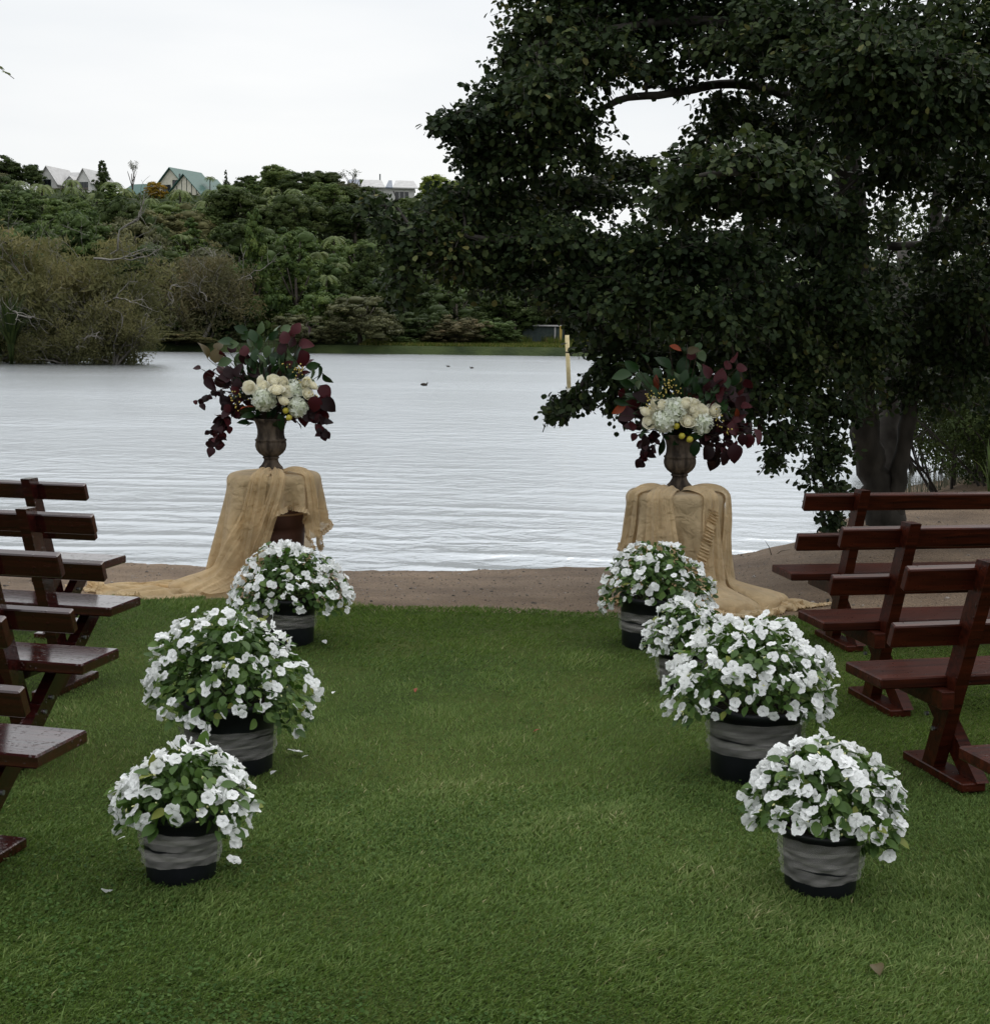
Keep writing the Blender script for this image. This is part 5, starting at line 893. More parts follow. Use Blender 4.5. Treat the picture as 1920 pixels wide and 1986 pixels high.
def urn(x, y, z, s, label, rz):
    t = thing('urn', label, 'urn', (x, y, z), rz)
    fl = lambda a: (lambda th, i: 1+a*np.where((i > a0) & (i < a1), 1, 0)*(np.abs(np.cos(9*th))**.6-.6))
    a0, a1 = 99, 99; Geo().lathe([(0, 0), (.088, 0), (.092, .006), (.092, .018), (.086, .022)], 40).build('plinth', URNM, t, True).scale = (s, s, s)
    a0, a1 = 1, 8; Geo().lathe([(.086, .020), (.080, .028), (.079, .036), (.070, .044), (.058, .058), (.050, .074), (.046, .088), (.048, .094), (.056, .097), (.057, .106), (.050, .110)], 90, fl(.10)).build('foot', URNM, t, True).scale = (s, s, s)
    a0, a1 = 0, 9; Geo().lathe([(.048, .108), (.060, .116), (.080, .132), (.097, .155), (.104, .180), (.104, .200), (.100, .214), (.107, .219), (.107, .228), (.096, .234), (.090, .26), (.090, .29), (.096, .32), (.106, .345), (.118, .362), (.121, .370), (.114, .372), (.10, .35), (.08, .30), (0, .28)], 144, lambda th, i: 1+.055*np.where((i > 0) & (i < 7), 1, np.where((i > 8) & (i < 14), .6, 0))*(np.abs(np.cos(10*th))**.5-.6)).build('bowl', URNM, t, True).scale = (s, s, s)
    return t
UL = (-1.542, 9.88, 0.75); UR = (1.216, 9.5, 0.695)
urn(UL[0], 9.88, LS[2]+.006, 1., 'dark fluted stone urn standing on the left gold cloth', .2)
urn(UR[0], 9.5, RS[2]+.006, 1., 'greyish fluted stone urn standing on the right gold cloth', .5)

# ------------------------------------------------------------ potted white impatiens along the aisle
POTM = noisy('black_plastic', (.006, .007, .009), (.012, .013, .017), 6, .42, .35, .15, 60, bdist=.002); SOILP = noisy('potting_soil', (.015, .011, .008), (.04, .03, .022), 40, .95, .1, .6, 60)
PETAL = leafy('white_petal', [(0, (.80, .81, .80)), (1, (.90, .90, .90))], .55, .2, .3); IMPL = leafy('impatiens_leaf', [(0, (.034, .070, .014)), (.5, (.060, .115, .024)), (.85, (.10, .165, .035)), (1, (.20, .22, .045))], .5, .25, .25)
STEM = plain('green_stem', (.09, .13, .035), .5, .3); BUD = plain('pale_bud', (.62, .62, .30), .5, .3)
def tulle_mat():
    m, nt, out = M('grey_tulle'); l = nt.links; tc = nd(nt, 'ShaderNodeTexCoord'); mp = nd(nt, 'ShaderNodeMapping', Scale=(.8, .8, 12)); l.new(tc.outputs['Object'], mp.inputs[0])
    n = nd(nt, 'ShaderNodeTexNoise', Scale=3.0, Detail=4, Distortion=.3); l.new(mp.outputs[0], n.inputs[0]); mr_ = nd(nt, 'ShaderNodeMapRange'); mr_.inputs[1].default_value = .3; mr_.inputs[2].default_value = .7; mr_.inputs[3].default_value = .10; mr_.inputs[4].default_value = .34; l.new(n.outputs[0], mr_.inputs[0])
    d = nd(nt, 'ShaderNodeBsdfDiffuse', Color=(.50, .48, .45, 1)); t = nd(nt, 'ShaderNodeBsdfTransparent'); mx = nd(nt, 'ShaderNodeMixShader'); l.new(mr_.outputs[0], mx.inputs[0]); l.new(t.outputs[0], mx.inputs[1]); l.new(d.outputs[0], mx.inputs[2]); l.new(mx.outputs[0], out.inputs[0]); return m
TULLE = tulle_mat()
def impatiens_flower(seed):
    """five broad overlapping notched petals, a little cupped and ruffled; unit radius, facing +Z"""
    r = np.random.RandomState(seed); V = []; T = []; Q_ = []
    for k in range(5):
        a0 = 6.283*k/5+r.uniform(-.12, .12); R_ = r.uniform(.86, 1.08)*(1.08 if k in (0, 1) else .95); hw = r.uniform(.80, .95); tilt = r.uniform(-.10, .26); b = len(V); rows = 4; cols = 5
        for i in range(rows):
            t = (i+.35)/(rows-.65)
            for j in range(cols):
                s = (j/(cols-1)-.5)*2; a = a0+s*hw*min(1, .5+.62*t)*(1 if t < .95 else .86); rad = R_*t*(1-.10*s*s-(.13*(1-abs(s)*1.6) if i == rows-1 and abs(s) < .4 else 0))
                V.append((rad*math.cos(a), rad*math.sin(a), tilt*t*t+.022*k*(t > .2)+.09*math.sin(3.1*s+k)*t+r.uniform(-.035, .035)*t-.05))
        for i in range(rows-1):
            for j in range(cols-1): Q_.append((b+i*cols+j, b+i*cols+j+1, b+(i+1)*cols+j+1, b+(i+1)*cols+j))
        c = len(V); V.append((0, 0, -.06)); T += [(c, b+j, b+j+1) for j in range(cols-1)]
    return npmesh('impatiens_flower', V, [np.array(Q_), np.array(T)], PETAL, True, r.rand(len(Q_)+len(T)))
FLM = [impatiens_flower(s) for s in range(6)]
tvL, tfL = leaf_template(.62, 5, .22, .16, 1.15); LFM = [npmesh('impatiens_leaf', tvL*np.array([1, 1, 1.]), tfL, IMPL, True, np.full(sum(len(f) for f in tfL), v)) for v in (.15, .4, .6, .8, .98)]
BUDM = Geo().lathe([(0, -1), (.35, -.6), (.45, 0), (.3, .6), (0, 1)], 6).mesh('bud', BUD, True)
def place(o, p, axis, nrm, s):
    Rm = frames(np.array([axis], float), np.array([nrm], float))[0]; o.matrix_local = Matrix.Translation(p) @ Matrix(Rm.tolist()).to_4x4() @ Matrix.Scale(s, 4)
def potted(label, x, y, rim, base, h, fx, rx, ry, rz, zc, nfl, nlf, seed, fl=.025, lf=.05, band=(.32, .78), droop=(), hole=None, dens=1.):
    """pot of rim/base radius; foliage dome of half axes rx, ry, rz about (fx, zc)"""
    r = np.random.RandomState(seed); z0 = float(lawn_z(np.array([x]), np.array([y]))[0]); t = thing('potted_plant', label, 'potted plant', (x, y, z0-.003), r.uniform(-.3, .3)*0, 'potted white impatiens along the aisle')
    rim_ = h*.10; rd = lambda z: base+(rim-.006-base)*z/h
    Geo().lathe([(0, .0), (base-.01, .0), (base, .006), (rd(h*.5), h*.5), (rd(h-rim_), h-rim_), (rim, h-rim_), (rim, h-.004), (rim-.004, h), (rim-.010, h), (rim-.014, h-.03), (0, h-.03)], 48).build('pot', POTM, t, True)
    Geo().lathe([(rim-.013, h-.022), (rim*.6, h-.012), (0, h-.006)], 24).build('soil', SOILP, t, True)
    # tulle wound round the pot: three or four slack turns
    g = Geo(); n = 90; th = np.linspace(-math.pi, math.pi, n)
    for k in range(4):
        zc_ = h*(band[0]+(band[1]-band[0])*(k+.5)/4); hh = h*(band[1]-band[0])*r.uniform(.24, .36); tl = h*r.uniform(-.06, .06); rows = []
        for v in np.linspace(-1, 1, 7):
            z = zc_+hh*.5*v*(1+.22*np.sin(2*th+k*2))+tl*np.sin(th+k*1.7); rr_ = rd(z)+.004+.0022*k+.007*np.sin(5*th+k*3+v*2)*(1-v*v*.5)*(r.uniform(.3, 1))+.003*np.sin(11*th-v*3+k)+.006; rr_ = np.maximum(rr_, rd(z)+.0025+.001*k); rows.append(np.stack([rr_*np.cos(th), rr_*np.sin(th), np.clip(z, .004, h-rim_)], -1))
        g.grid(np.array(rows))
    g.build('tulle_wrap', TULLE, t, True)
    rx, ry, fl = rx*.94, ry*.94, fl*.86; c = np.array([fx[0], fx[1], zc]); R_ = np.array([rx, ry, rz])
    def bump(d): return 1+.10*vnoise(d[..., 0]*3+seed, d[..., 1]*3+d[..., 2]*3, seed, 3)
    def skirt(p):     # hanging shoots round the rim
        for (a, rad, dz, w_) in droop:
            dd = np.exp(-((np.degrees(np.arctan2(p[:, 1]-c[1], p[:, 0]-c[0]))-a+180) % 360-180)**2/w_**2)*(np.hypot(p[:, 0]-c[0], p[:, 1]-c[1]) > .55*min(rx, ry)); p[:, 2] -= dz*dd; p[:, :2] += rad*dd[:, None]*np.array([math.cos(math.radians(a)), math.sin(math.radians(a))])
        return p
    # stems
    g = Geo()
    for k in range(34):
        d = unit(r.normal(0, 1, 3)+np.array([0, 0, .3])); d[2] = abs(d[2])*.9-.15; e = skirt((c+d*R_*.86)[None])[0]; s = np.array([r.uniform(-.5, .5)*rim, r.uniform(-.5, .5)*rim, h-.02]); g.tube([s, (s+e)/2+np.array([0, 0, .25*rz]), e], [.004, .003, .002], 4, False)
    g.build('stem', STEM, t, True)['kind'] = 'stuff'
    # inner foliage in one mass, outer leaves one by one
    ni = int(dens*900*(rx/.25)**1.6); d = unit(r.normal(0, 1, (ni, 3))+np.array([0, 0, .25])); d[:, 2] = np.where(d[:, 2] < -.36, -d[:, 2], d[:, 2]); p = skirt(c+d*R_*bump(d)[:, None]*r.uniform(.45, .93, (ni, 1)))
    tv, tf = leaf_template(.62, 3, .2, .16, 1.15); nr = unit(d+np.array([0, 0, .7])+r.normal(0, .35, (ni, 3))); ax = d*np.array([1, 1, 0])+r.normal(0, .6, (ni, 3))+np.array([0, 0, -.35])
    V, F = scatter(tv, tf, p, frames(ax, nr), lf*r.uniform(.55, 1.05, ni)); ti = np.clip(r.normal(.38, .2, ni), 0, 1)
    f = obj('foliage', npmesh('impatiens_foliage', V, F, IMPL, True, np.concatenate([np.repeat(ti, len(q)) for q in tf])), t); f['kind'] = 'stuff'
    def shell(n, rad0, rad1, lo):
        d = unit(r.normal(0, 1, (n*3, 3))); d = d[d[:, 2] > lo][:n]; p = skirt(c+d*R_*bump(d)[:, None]*r.uniform(rad0, rad1, (len(d), 1))); return d, p
    d, p = shell(nlf, .90, 1.02, -.36)
    for i in range(len(d)):
        if p[i, 2] < .03 or (np.hypot(*p[i, :2]) < rim+.006 and p[i, 2] < h+.005): continue
        o = obj('leaf', LFM[min(4, int(abs(r.normal(2, 1.2))))], t); place(o, p[i], d[i]*np.array([1, 1, .3])+r.normal(0, .45, 3)+np.array([0, 0, -.45]), d[i]+np.array([0, 0, .6])+r.normal(0, .3, 3), lf*r.uniform(.7, 1.15))
    # flowers: keep them from piling on one another
    d, p = shell(int(nfl*9), .98, 1.08, -.34); used = []; k = 0
    for i in range(len(d)):
        if k >= nfl*1.85: break
        if p[i, 2] < .04 or (np.hypot(*p[i, :2]) < rim+.015 and p[i, 2] < h+.01): continue
        if hole is not None and np.linalg.norm(d[i]-np.array(hole[:3])) < hole[3]: continue
        if used and np.min(np.linalg.norm(np.array(used)-p[i], axis=1)) < fl*(1.05 if r.rand() > .4 else .7): continue
        used.append(p[i]); k += 1; nrm = unit(d[i]*np.array([1, 1, .7])+np.array([0, -.12, .62])+r.normal(0, .42, 3)); o = obj('flower', FLM[r.randint(6)], t); place(o, p[i], r.normal(0, 1, 3), nrm, fl*r.uniform(.82, 1.16))
        while r.rand() < .42:      # blooms sit in twos and threes
            q = p[i]+unit(np.cross(nrm, r.normal(0, 1, 3)))*fl*r.uniform(.9, 1.35)+nrm*r.uniform(-.008, .008); used.append(q); k += .5; o = obj('flower', FLM[r.randint(6)], t); place(o, q, r.normal(0, 1, 3), unit(nrm+r.normal(0, .4, 3)), fl*r.uniform(.72, 1.08))
    bd, bp_ = shell(26, 1.0, 1.07, -.3)
    for i in range(len(bd)): o = obj('bud', BUDM, t); place(o, bp_[i], r.normal(0, 1, 3), bd[i], fl*.30)
    return t
POTS = [(-0.944, 4.24, 0.0), (-0.997, 5.326, 0.0), (-1.118, 7.645, 0.0), (1.0, 4.211, -0.0), (0.994, 5.315, 0.0), (0.905, 6.753, 0.0), (0.859, 7.613, 0.0)]
def at(i, r_): return POTS[i][0]*(1+r_/POTS[i][1]), POTS[i][1]+r_
x, y = at(0, .105); potted('small pot of white impatiens nearest the camera left of the aisle, fallen petals beside it', x, y, .126, 0.106, .222, (.018, -.01), .205, .19, .150, .262, 82, 150, 1, .0265, .050, (.26, .80), ((-25, .02, .05, 30), (185, .02, .03, 30)), (.05, -.75, .6, .42))
x, y = at(1, .165); potted('large black pot of leafy white impatiens, middle of the row left of the aisle', x, y, .184, .166, .285, (.012, -.01), 0.315, .27, .250, .372, 112, 290, 2, .0245, .050, (.26, .66), ((-15, .03, .12, 35), (-110, .01, .10, 22), (200, .03, .02, 40)))
x, y = at(2, .15); potted('black pot of white impatiens in front of the left draped stand', x, y, .166, .150, .260, (.022, 0), .310, .26, .215, .315, 150, 240, 3, .025, .046, (.38, .72), ((-20, .03, .07, 40), (-140, .01, .07, 40), (190, .0, .02, 30)))
x, y = at(3, .105); potted('small black pot of white impatiens nearest the front at the right of the aisle', x, y, .128, .108, .205, (.0, -.01), .225, .20, .170, .292, 100, 160, 4, .0275, .050, (.32, .86), ((-35, .02, .10, 20), (175, .02, .04, 30)))
x, y = at(4, .165); potted('large black pot full of white impatiens, widest plant right of the aisle', x, y, .186, .168, .285, (-.03, -.01), .310, .28, .220, .385, 150, 250, 5, .026, .048, (.40, .82), ((200, .04, .06, 40), (-20, .03, .05, 40)))
x, y = at(5, .11); potted('small low pot of white impatiens tucked behind the widest plant right of the aisle', x, y, .126, .106, .20, (.01, 0), .190, .18, .145, .275, 72, 130, 6, .0255, .046, (.25, .8), ((200, .02, .06, 40),))
x, y = at(6, .17); potted('black pot of white impatiens in front of the right draped stand', x, y, .192, .172, .285, (.01, 0), .295, .26, .205, .360, 105, 260, 7, .0245, .046, (.37, .70), ((190, .02, .07, 30), (-15, .02, .07, 40)))

# ------------------------------------------------------------ the two urn arrangements
ROSE = leafy('ivory_petal', [(0, (.82, .78, .60)), (.6, (.89, .86, .73)), (1, (.91, .90, .83))], .5, .2, .35); HYD = leafy('hydrangea_petal', [(0, (.52, .58, .40)), (.5, (.70, .73, .60)), (1, (.80, .82, .76))], .55, .2, .25)
GRN = leafy('glossy_green_leaf', [(0, (.007, .020, .006)), (.5, (.013, .036, .009)), (.8, (.024, .054, .014)), (1, (.085, .125, .060))], .4, .2, .12); RED = leafy('dark_red_leaf', [(0, (.010, .0045, .005)), (.5, (.022, .006, .008)), (1, (.060, .010, .013))], .5, .18, .16); RUST = leafy('rust_leaf', [(0, (.12, .022, .008)), (1, (.26, .05, .015))], .5, .3, .2); OLV = leafy('olive_brown_leaf', [(0, (.045, .035, .012)), (1, (.09, .065, .02))], .5, .3, .2)
BERRY = plain('yellow_berry', (.46, .36, .09), .4, .4); LEMON = noisy('lemon_peel', (.40, .34, .03), (.50, .44, .06), 6, .4, .4, .2, 90, bdist=.001); TWIG = plain('brown_twig', (.035, .025, .016), .7, .2)
def rose_mesh(seed):
    r = np.random.RandomState(seed); g = Geo()
    for ring, (n, rad, hgt, opn) in enumerate(((3, .16, .98, .02), (3, .28, .98, .08), (4, .40, .95, .16), (5, .54, .90, .28), (6, .68, .82, .44), (6, .80, .70, .62))):
        for k in range(n):
            a0 = 6.283*(k+.37*ring)/n+r.uniform(-.15, .15); hw = 6.283/n*.78; V = np.zeros((5, 6, 3))
            for i, t in enumerate(np.linspace(0, 1, 5)):
                for j, s in enumerate(np.linspace(-1, 1, 6)):
                    a = a0+s*hw*(.55+.45*math.sin(math.pi*min(1, .25+t*.6))); rr_ = rad*(.35+.65*math.sin(math.pi/2*t**.7))+opn*.38*t**3*(1-.3*s*s)+.02*(1-abs(s)); z = -.55+hgt*1.15*t*(1-.13*s*s*t)-(.22*opn*t**5); V[i, j] = (rr_*math.cos(a), rr_*math.sin(a), z)
            g.grid(V)
    g.lathe([(.02, -.6), (.5, -.45), (.62, -.1), (.50, .18), (.30, .34), (.12, .44), (.02, .46)], 12)
    me = g.mesh('rose', ROSE, True); a = me.attributes.new('tint', 'FLOAT', 'FACE'); nf = len(me.polygons); a.data.foreach_set('value', np.clip(np.repeat(r.uniform(.3, 1, nf//20+1), 20)[:nf]*np.linspace(.55, 1.1, nf), 0, 1).astype(np.float32)); return me
def hydrangea_mesh(seed):
    r = np.random.RandomState(seed); n = 120; i = np.arange(n)+.5; ph = np.arccos(1-2*i/n); th = math.pi*(1+5**.5)*i; d = np.stack([np.cos(th)*np.sin(ph), np.sin(th)*np.sin(ph), np.cos(ph)], -1); V = []; F = []; ti = []
    for k in range(n):
        nr = unit(d[k]+r.normal(0, .22, 3)); Rm = frames(r.normal(0, 1, (1, 3)), nr[None])[0]; c = d[k]*r.uniform(.88, 1.04); tt = r.uniform(.25, 1)
        for q in range(4):
            a = q*math.pi/2; u = np.array([math.cos(a), math.sin(a), 0]); v = np.array([-math.sin(a), math.cos(a), 0]); b = len(V)
            for w_ in (0*u, .13*u+.11*v+[0, 0, .03], .25*u+[0, 0, -.01], .13*u-.11*v+[0, 0, .03]): V.append(c+Rm @ np.array(w_))
            F.append((b, b+3, b+2, b+1)); ti.append(tt)
    g = Geo(); g.lathe([(.01, -.8), (.5, -.62), (.8, 0), (.5, .62), (.01, .8)], 10); cv = np.vstack(g.v); cq = np.vstack(g.q)+len(V); return npmesh('hydrangea', np.vstack([np.array(V), cv]), np.vstack([np.array(F), cq]), HYD, False, ti+[.05]*len(cq))
ROSES = [rose_mesh(s) for s in (1, 2)]; HYDS = [hydrangea_mesh(s) for s in (1, 2)]
def leaf_set(nm, mat, wd, tips, n=6, rnd_=1.1, fold=.2, curl=.2, wave=.02): tv, tf = leaf_template(wd, n, fold*1.6, curl*1.9, rnd_, 0, wave); return [npmesh(nm, tv, tf, mat, True, np.full(sum(len(f) for f in tf), v)) for v in tips]
SETS = {'g': leaf_set('green_leaf', GRN, .62, (.2, .5, .7, 1.), 6, 1.0), 'd': leaf_set('dark_leaf', GRN, .42, (.1, .3, .5, .6), 6, .95), 'r': leaf_set('dark_red_leaf', RED, .88, (.1, .3, .55, .9), 6, 1.25, .15, .25, .03), 'b': leaf_set('red_leaf', RED, .85, (.6, .8, .95, 1.), 6, 1.25, .15, .25, .03), 'o': leaf_set('olive_leaf', OLV, .85, (.1, .4, .7, 1), 6, 1.25), 'u': leaf_set('rust_leaf', RUST, .45, (.1, .4, .7, 1), 6, .95), 'l': leaf_set('pale_leaf', GRN, .6, (.92, .96, 1., 1.), 6, 1.05)}
BERM = Geo().lathe([(0, -1), (.7, -.7), (1, 0), (.7, .7), (0, 1)], 8).mesh('berry', BERRY, True); LEMM = Geo().lathe([(0, -1.25), (.25, -1.1), (.7, -.75), (.98, -.2), (1, .2), (.8, .7), (.3, 1.05), (0, 1.15)], 16).mesh('lemon', LEMON, True)
def arrangement(label, base, roses, hyds, leaves, berries, lemons, trails, fills, seed):
    """all coordinates local to the urn mouth: x right, y away, z up"""
    r = np.random.RandomState(seed); t = thing('flower_arrangement', label, 'flower arrangement', base); mouth = np.array([0, 0, -.02]); g = Geo()
    for (x, z, y, s) in roses: o = obj('rose', ROSES[r.randint(2)], t); place(o, (x, y, z), r.normal(0, 1, 3), np.array([x*1.2+r.normal(0, .1), -.75+r.normal(0, .12), .55+r.normal(0, .12)]), s*1.18)
    for (x, z, y, s) in hyds: o = obj('hydrangea', HYDS[r.randint(2)], t); place(o, (x, y, z), r.normal(0, 1, 3), np.array([x, -1, .2]), s*1.08)
    def leaf(k, p, ax, s, nrm=None): s = s*1.12; o = obj('leaf', SETS[k][r.randint(4)], t); nrm = np.array([0, -.9, .45])+r.normal(0, .55, 3) if nrm is None else nrm; place(o, p, ax, nrm, s)
    for (k, x, z, ang, s) in leaves:
        a = math.radians(ang); y = r.uniform(-.16, -.02) if z < .12 else r.uniform(-.10, .08); ax = np.array([math.cos(a), r.normal(0, .25), math.sin(a)]); p = np.array([x, y, z])-ax*s*.5; leaf(k, p, ax, s)
        if z > .1 or abs(x) > .2: q = p*.45+mouth*.5+np.array([0, 0, .05]); g.tube([mouth*.9, q, p], [.003, .0025, .0018], 4, False)
    for (k, n, cx, cz, rx, rz, s0, s1, up) in fills:
        for i in range(n):
            a = r.uniform(0, 6.283); q = r.rand()**.5; p = np.array([cx+rx*q*math.cos(a), r.uniform(-.09, .17), cz+rz*q*math.sin(a)]); ax = unit(p-mouth)+r.normal(0, .55, 3)+np.array([0, 0, up]); leaf(k, p, ax, r.uniform(s0, s1))
            if i % 3 == 0: g.tube([mouth, (p+mouth)/2+np.array([0, 0, .03]), p], [.003, .0022, .0015], 4, False)
    for pts, k, n, s in trails:
        pts = np.array([(x, y, z) for x, z, y in pts], float); tt = np.linspace(0, len(pts)-1, 26); c = np.stack([np.interp(tt, np.arange(len(pts)), pts[:, i]) for i in range(3)], -1); c[1:-1] = (c[:-2]+c[1:-1]*2+c[2:])/4; g.tube(c, np.linspace(.003, .0012, 26), 4, False)
        for i in range(int(n*2.4)): p = c[int(3+22*(i+.5)/int(n*2.4))]; leaf(k, p+r.normal(0, .012, 3), np.array([r.normal(0, .8), r.normal(0, .5), -.55+r.normal(0, .5)]), s*r.uniform(.7, 1.2))
    for (x, z, n) in berries:
        for i in range(n):
            d = r.normal(0, 1, 3)*np.array([.018, .014, .020]); p = np.array([x, -.12, z])+d; o = obj('berry', BERM, t); o.matrix_local = Matrix.Translation(p) @ Matrix.Scale(r.uniform(.0045, .0065), 4); g.tube([p, np.array([x, -.08, z-.04])], [.0012, .0012], 3, False)
    for (x, z) in lemons: o = obj('lemon', LEMM, t); o.matrix_local = Matrix.Translation((x, -.145, z)) @ Euler((.6, .9*r.rand(), .3)).to_matrix().to_4x4() @ Matrix.Scale(.021, 4)
    s_ = g.build('stems', TWIG, t, True); s_['kind'] = 'stuff'; return t
ZU = .372
# left: read in the close-up at about 1790 px per metre
def zl(px, py, k=6.317, ox=360, oy=620, ux=UL[0], y=9.88): pass
LE = {'roses': [(-0.123, 0.219, -0.13, 0.041), (-0.053, 0.267, -0.1, 0.037), (-0.028, 0.223, -0.14, 0.042), (0.045, 0.265, -0.12, 0.046), (0.069, 0.207, -0.17, 0.048), (0.103, 0.255, -0.11, 0.036), (0.113, 0.133, -0.16, 0.042), (0.133, 0.194, -0.13, 0.038), (0.256, 0.251, -0.1, 0.04), (0.301, 0.235, -0.08, 0.036), (0.27, 0.176, -0.11, 0.038)], 'hyds': [(-0.023, 0.142, -0.13, 0.072), (0.167, 0.206, -0.07, 0.062), (0.2, 0.089, -0.11, 0.06)], 'leaves': [('g', -0.192, 0.605, 150, 0.095), ('g', -0.164, 0.567, 200, 0.089), ('g', -0.281, 0.527, 160, 0.106), ('g', -0.242, 0.505, 190, 0.084), ('g', -0.103, 0.562, 110, 0.095), ('g', -0.058, 0.607, 60, 0.084), ('l', 0.039, 0.619, 80, 0.073), ('g', 0.097, 0.614, 30, 0.084), ('g', -0.02, 0.557, 60, 0.084), ('g', 0.03, 0.564, 40, 0.078), ('g', -0.076, 0.518, 95, 0.101), ('l', -0.01, 0.464, -100, 0.084), ('g', -0.148, 0.517, 170, 0.089), ('b', 0.185, 0.615, 60, 0.077), ('b', 0.152, 0.593, 90, 0.072), ('b', 0.263, 0.61, -60, 0.062), ('b', 0.224, 0.516, 10, 0.091), ('b', 0.141, 0.526, 160, 0.077), ('r', 0.108, 0.554, 120, 0.089), ('o', -0.421, 0.459, 100, 0.106), ('o', -0.365, 0.426, 80, 0.101), ('o', -0.359, 0.493, 60, 0.073), ('b', -0.165, 0.462, 100, 0.077), ('r', -0.166, 0.412, -90, 0.084), ('b', -0.326, 0.438, -70, 0.058), ('l', -0.294, 0.389, 190, 0.101), ('l', -0.221, 0.401, -100, 0.106), ('r', -0.265, 0.477, 70, 0.067), ('g', 0.012, 0.414, 60, 0.112), ('g', 0.079, 0.415, 80, 0.095), ('l', 0.14, 0.449, -80, 0.095), ('r', 0.212, 0.422, -90, 0.106), ('g', 0.174, 0.439, 90, 0.089), ('d', 0.112, 0.316, 0, 0.128), ('d', 0.139, 0.278, -10, 0.112), ('g', 0.279, 0.362, 10, 0.089), ('g', 0.334, 0.324, -80, 0.101), ('g', 0.373, 0.275, -60, 0.095), ('g', 0.295, 0.307, -90, 0.084), ('r', -0.497, 0.345, 160, 0.05), ('b', -0.437, 0.287, -100, 0.091), ('r', -0.401, 0.243, -80, 0.095), ('r', -0.389, 0.332, 60, 0.045), ('r', -0.333, 0.333, 90, 0.084), ('r', -0.3, 0.283, 170, 0.101), ('r', -0.329, 0.239, -60, 0.112), ('r', -0.267, 0.317, 100, 0.095), ('r', -0.234, 0.273, 120, 0.095), ('r', -0.211, 0.329, 80, 0.089), ('d', -0.122, 0.286, 175, 0.123), ('d', -0.145, 0.263, 190, 0.112), ('d', -0.223, 0.173, 200, 0.106), ('d', -0.201, 0.146, 190, 0.123), ('u', 0.023, 0.321, -30, 0.073), ('u', -0.152, 0.091, 30, 0.089), ('d', -0.169, 0.046, -140, 0.095), ('d', -0.135, 0.063, 210, 0.101), ('g', -0.068, 0.058, -90, 0.073), ('d', 0.082, -0.007, -80, 0.112), ('d', 0.116, 0.066, -70, 0.084), ('d', 0.004, 0.054, -100, 0.078), ('r', 0.362, 0.191, -50, 0.106), ('r', 0.323, 0.119, -100, 0.101), ('r', 0.406, 0.114, -40, 0.106), ('r', 0.367, 0.153, 180, 0.078), ('r', 0.289, 0.09, 200, 0.084), ('r', 0.361, 0.041, -80, 0.095), ('r', 0.227, 0.012, -100, 0.095), ('r', 0.266, 0.023, 10, 0.078), ('d', -0.188, 0.362, 120, 0.084), ('g', -0.088, 0.435, 100, 0.095), ('g', -0.044, 0.364, 80, 0.101), ('g', 0.034, 0.359, 70, 0.095), ('r', -0.1, 0.319, 10, 0.089), ('r', 0.09, 0.476, 100, 0.084)], 'berries': [(0.201, 0.356, 9), (0.223, 0.323, 8), (0.234, 0.279, 8), (0.123, 0.377, 4), (0.312, 0.163, 7), (-0.235, 0.162, 8), (-0.168, 0.179, 5), (-0.219, 0.107, 6)], 'lemons': [(0.146, 0.019), (0.124, 0.066)], 'trails': [([(-0.19, 0.174, -0.05), (-0.346, 0.194, -0.05), (-0.441, 0.148, -0.06), (-0.503, 0.109, -0.06)], 'r', 7, 0.042), ([(-0.191, 0.118, -0.05), (-0.269, 0.084, -0.09), (-0.315, -0.017, -0.1), (-0.36, -0.107, -0.11), (-0.384, -0.203, -0.11)], 'r', 15, 0.06), ([(-0.213, 0.084, -0.05), (-0.27, -0.011, -0.07), (-0.321, -0.068, -0.08), (-0.427, -0.08, -0.08)], 'r', 7, 0.05), ([(0.255, 0.079, -0.05), (0.333, 0.024, -0.08), (0.367, -0.059, -0.09), (0.361, -0.11, -0.09)], 'r', 8, 0.055), ([(0.256, 0.151, -0.05), (0.339, 0.147, -0.05), (0.423, 0.103, -0.05)], 'r', 6, 0.06)]}
arrangement('tall arrangement of cream roses, hydrangeas, green and burgundy leaves in the left urn', (UL[0], 9.88, LS[2]+.372), fills=[('g', 59, -.01, .28, .17, .15, .06, .095, .5), ('d', 94, .0, .08, .22, .14, .06, .10, .1), ('r', 60, -.18, .13, .15, .13, .05, .080, .1), ('d', 54, .0, .22, .19, .14, .06, .095, .3), ('g', 29, .15, .2, .12, .13, .06, .09, .3), ('b', 8, .18, .33, .08, .06, .05, .075, .2), ('r', 21, .20, .02, .12, .09, .05, .08, -.1), ('r', 16, .05, .2, .15, .12, .05, .08, .2)], seed=5, **LE)
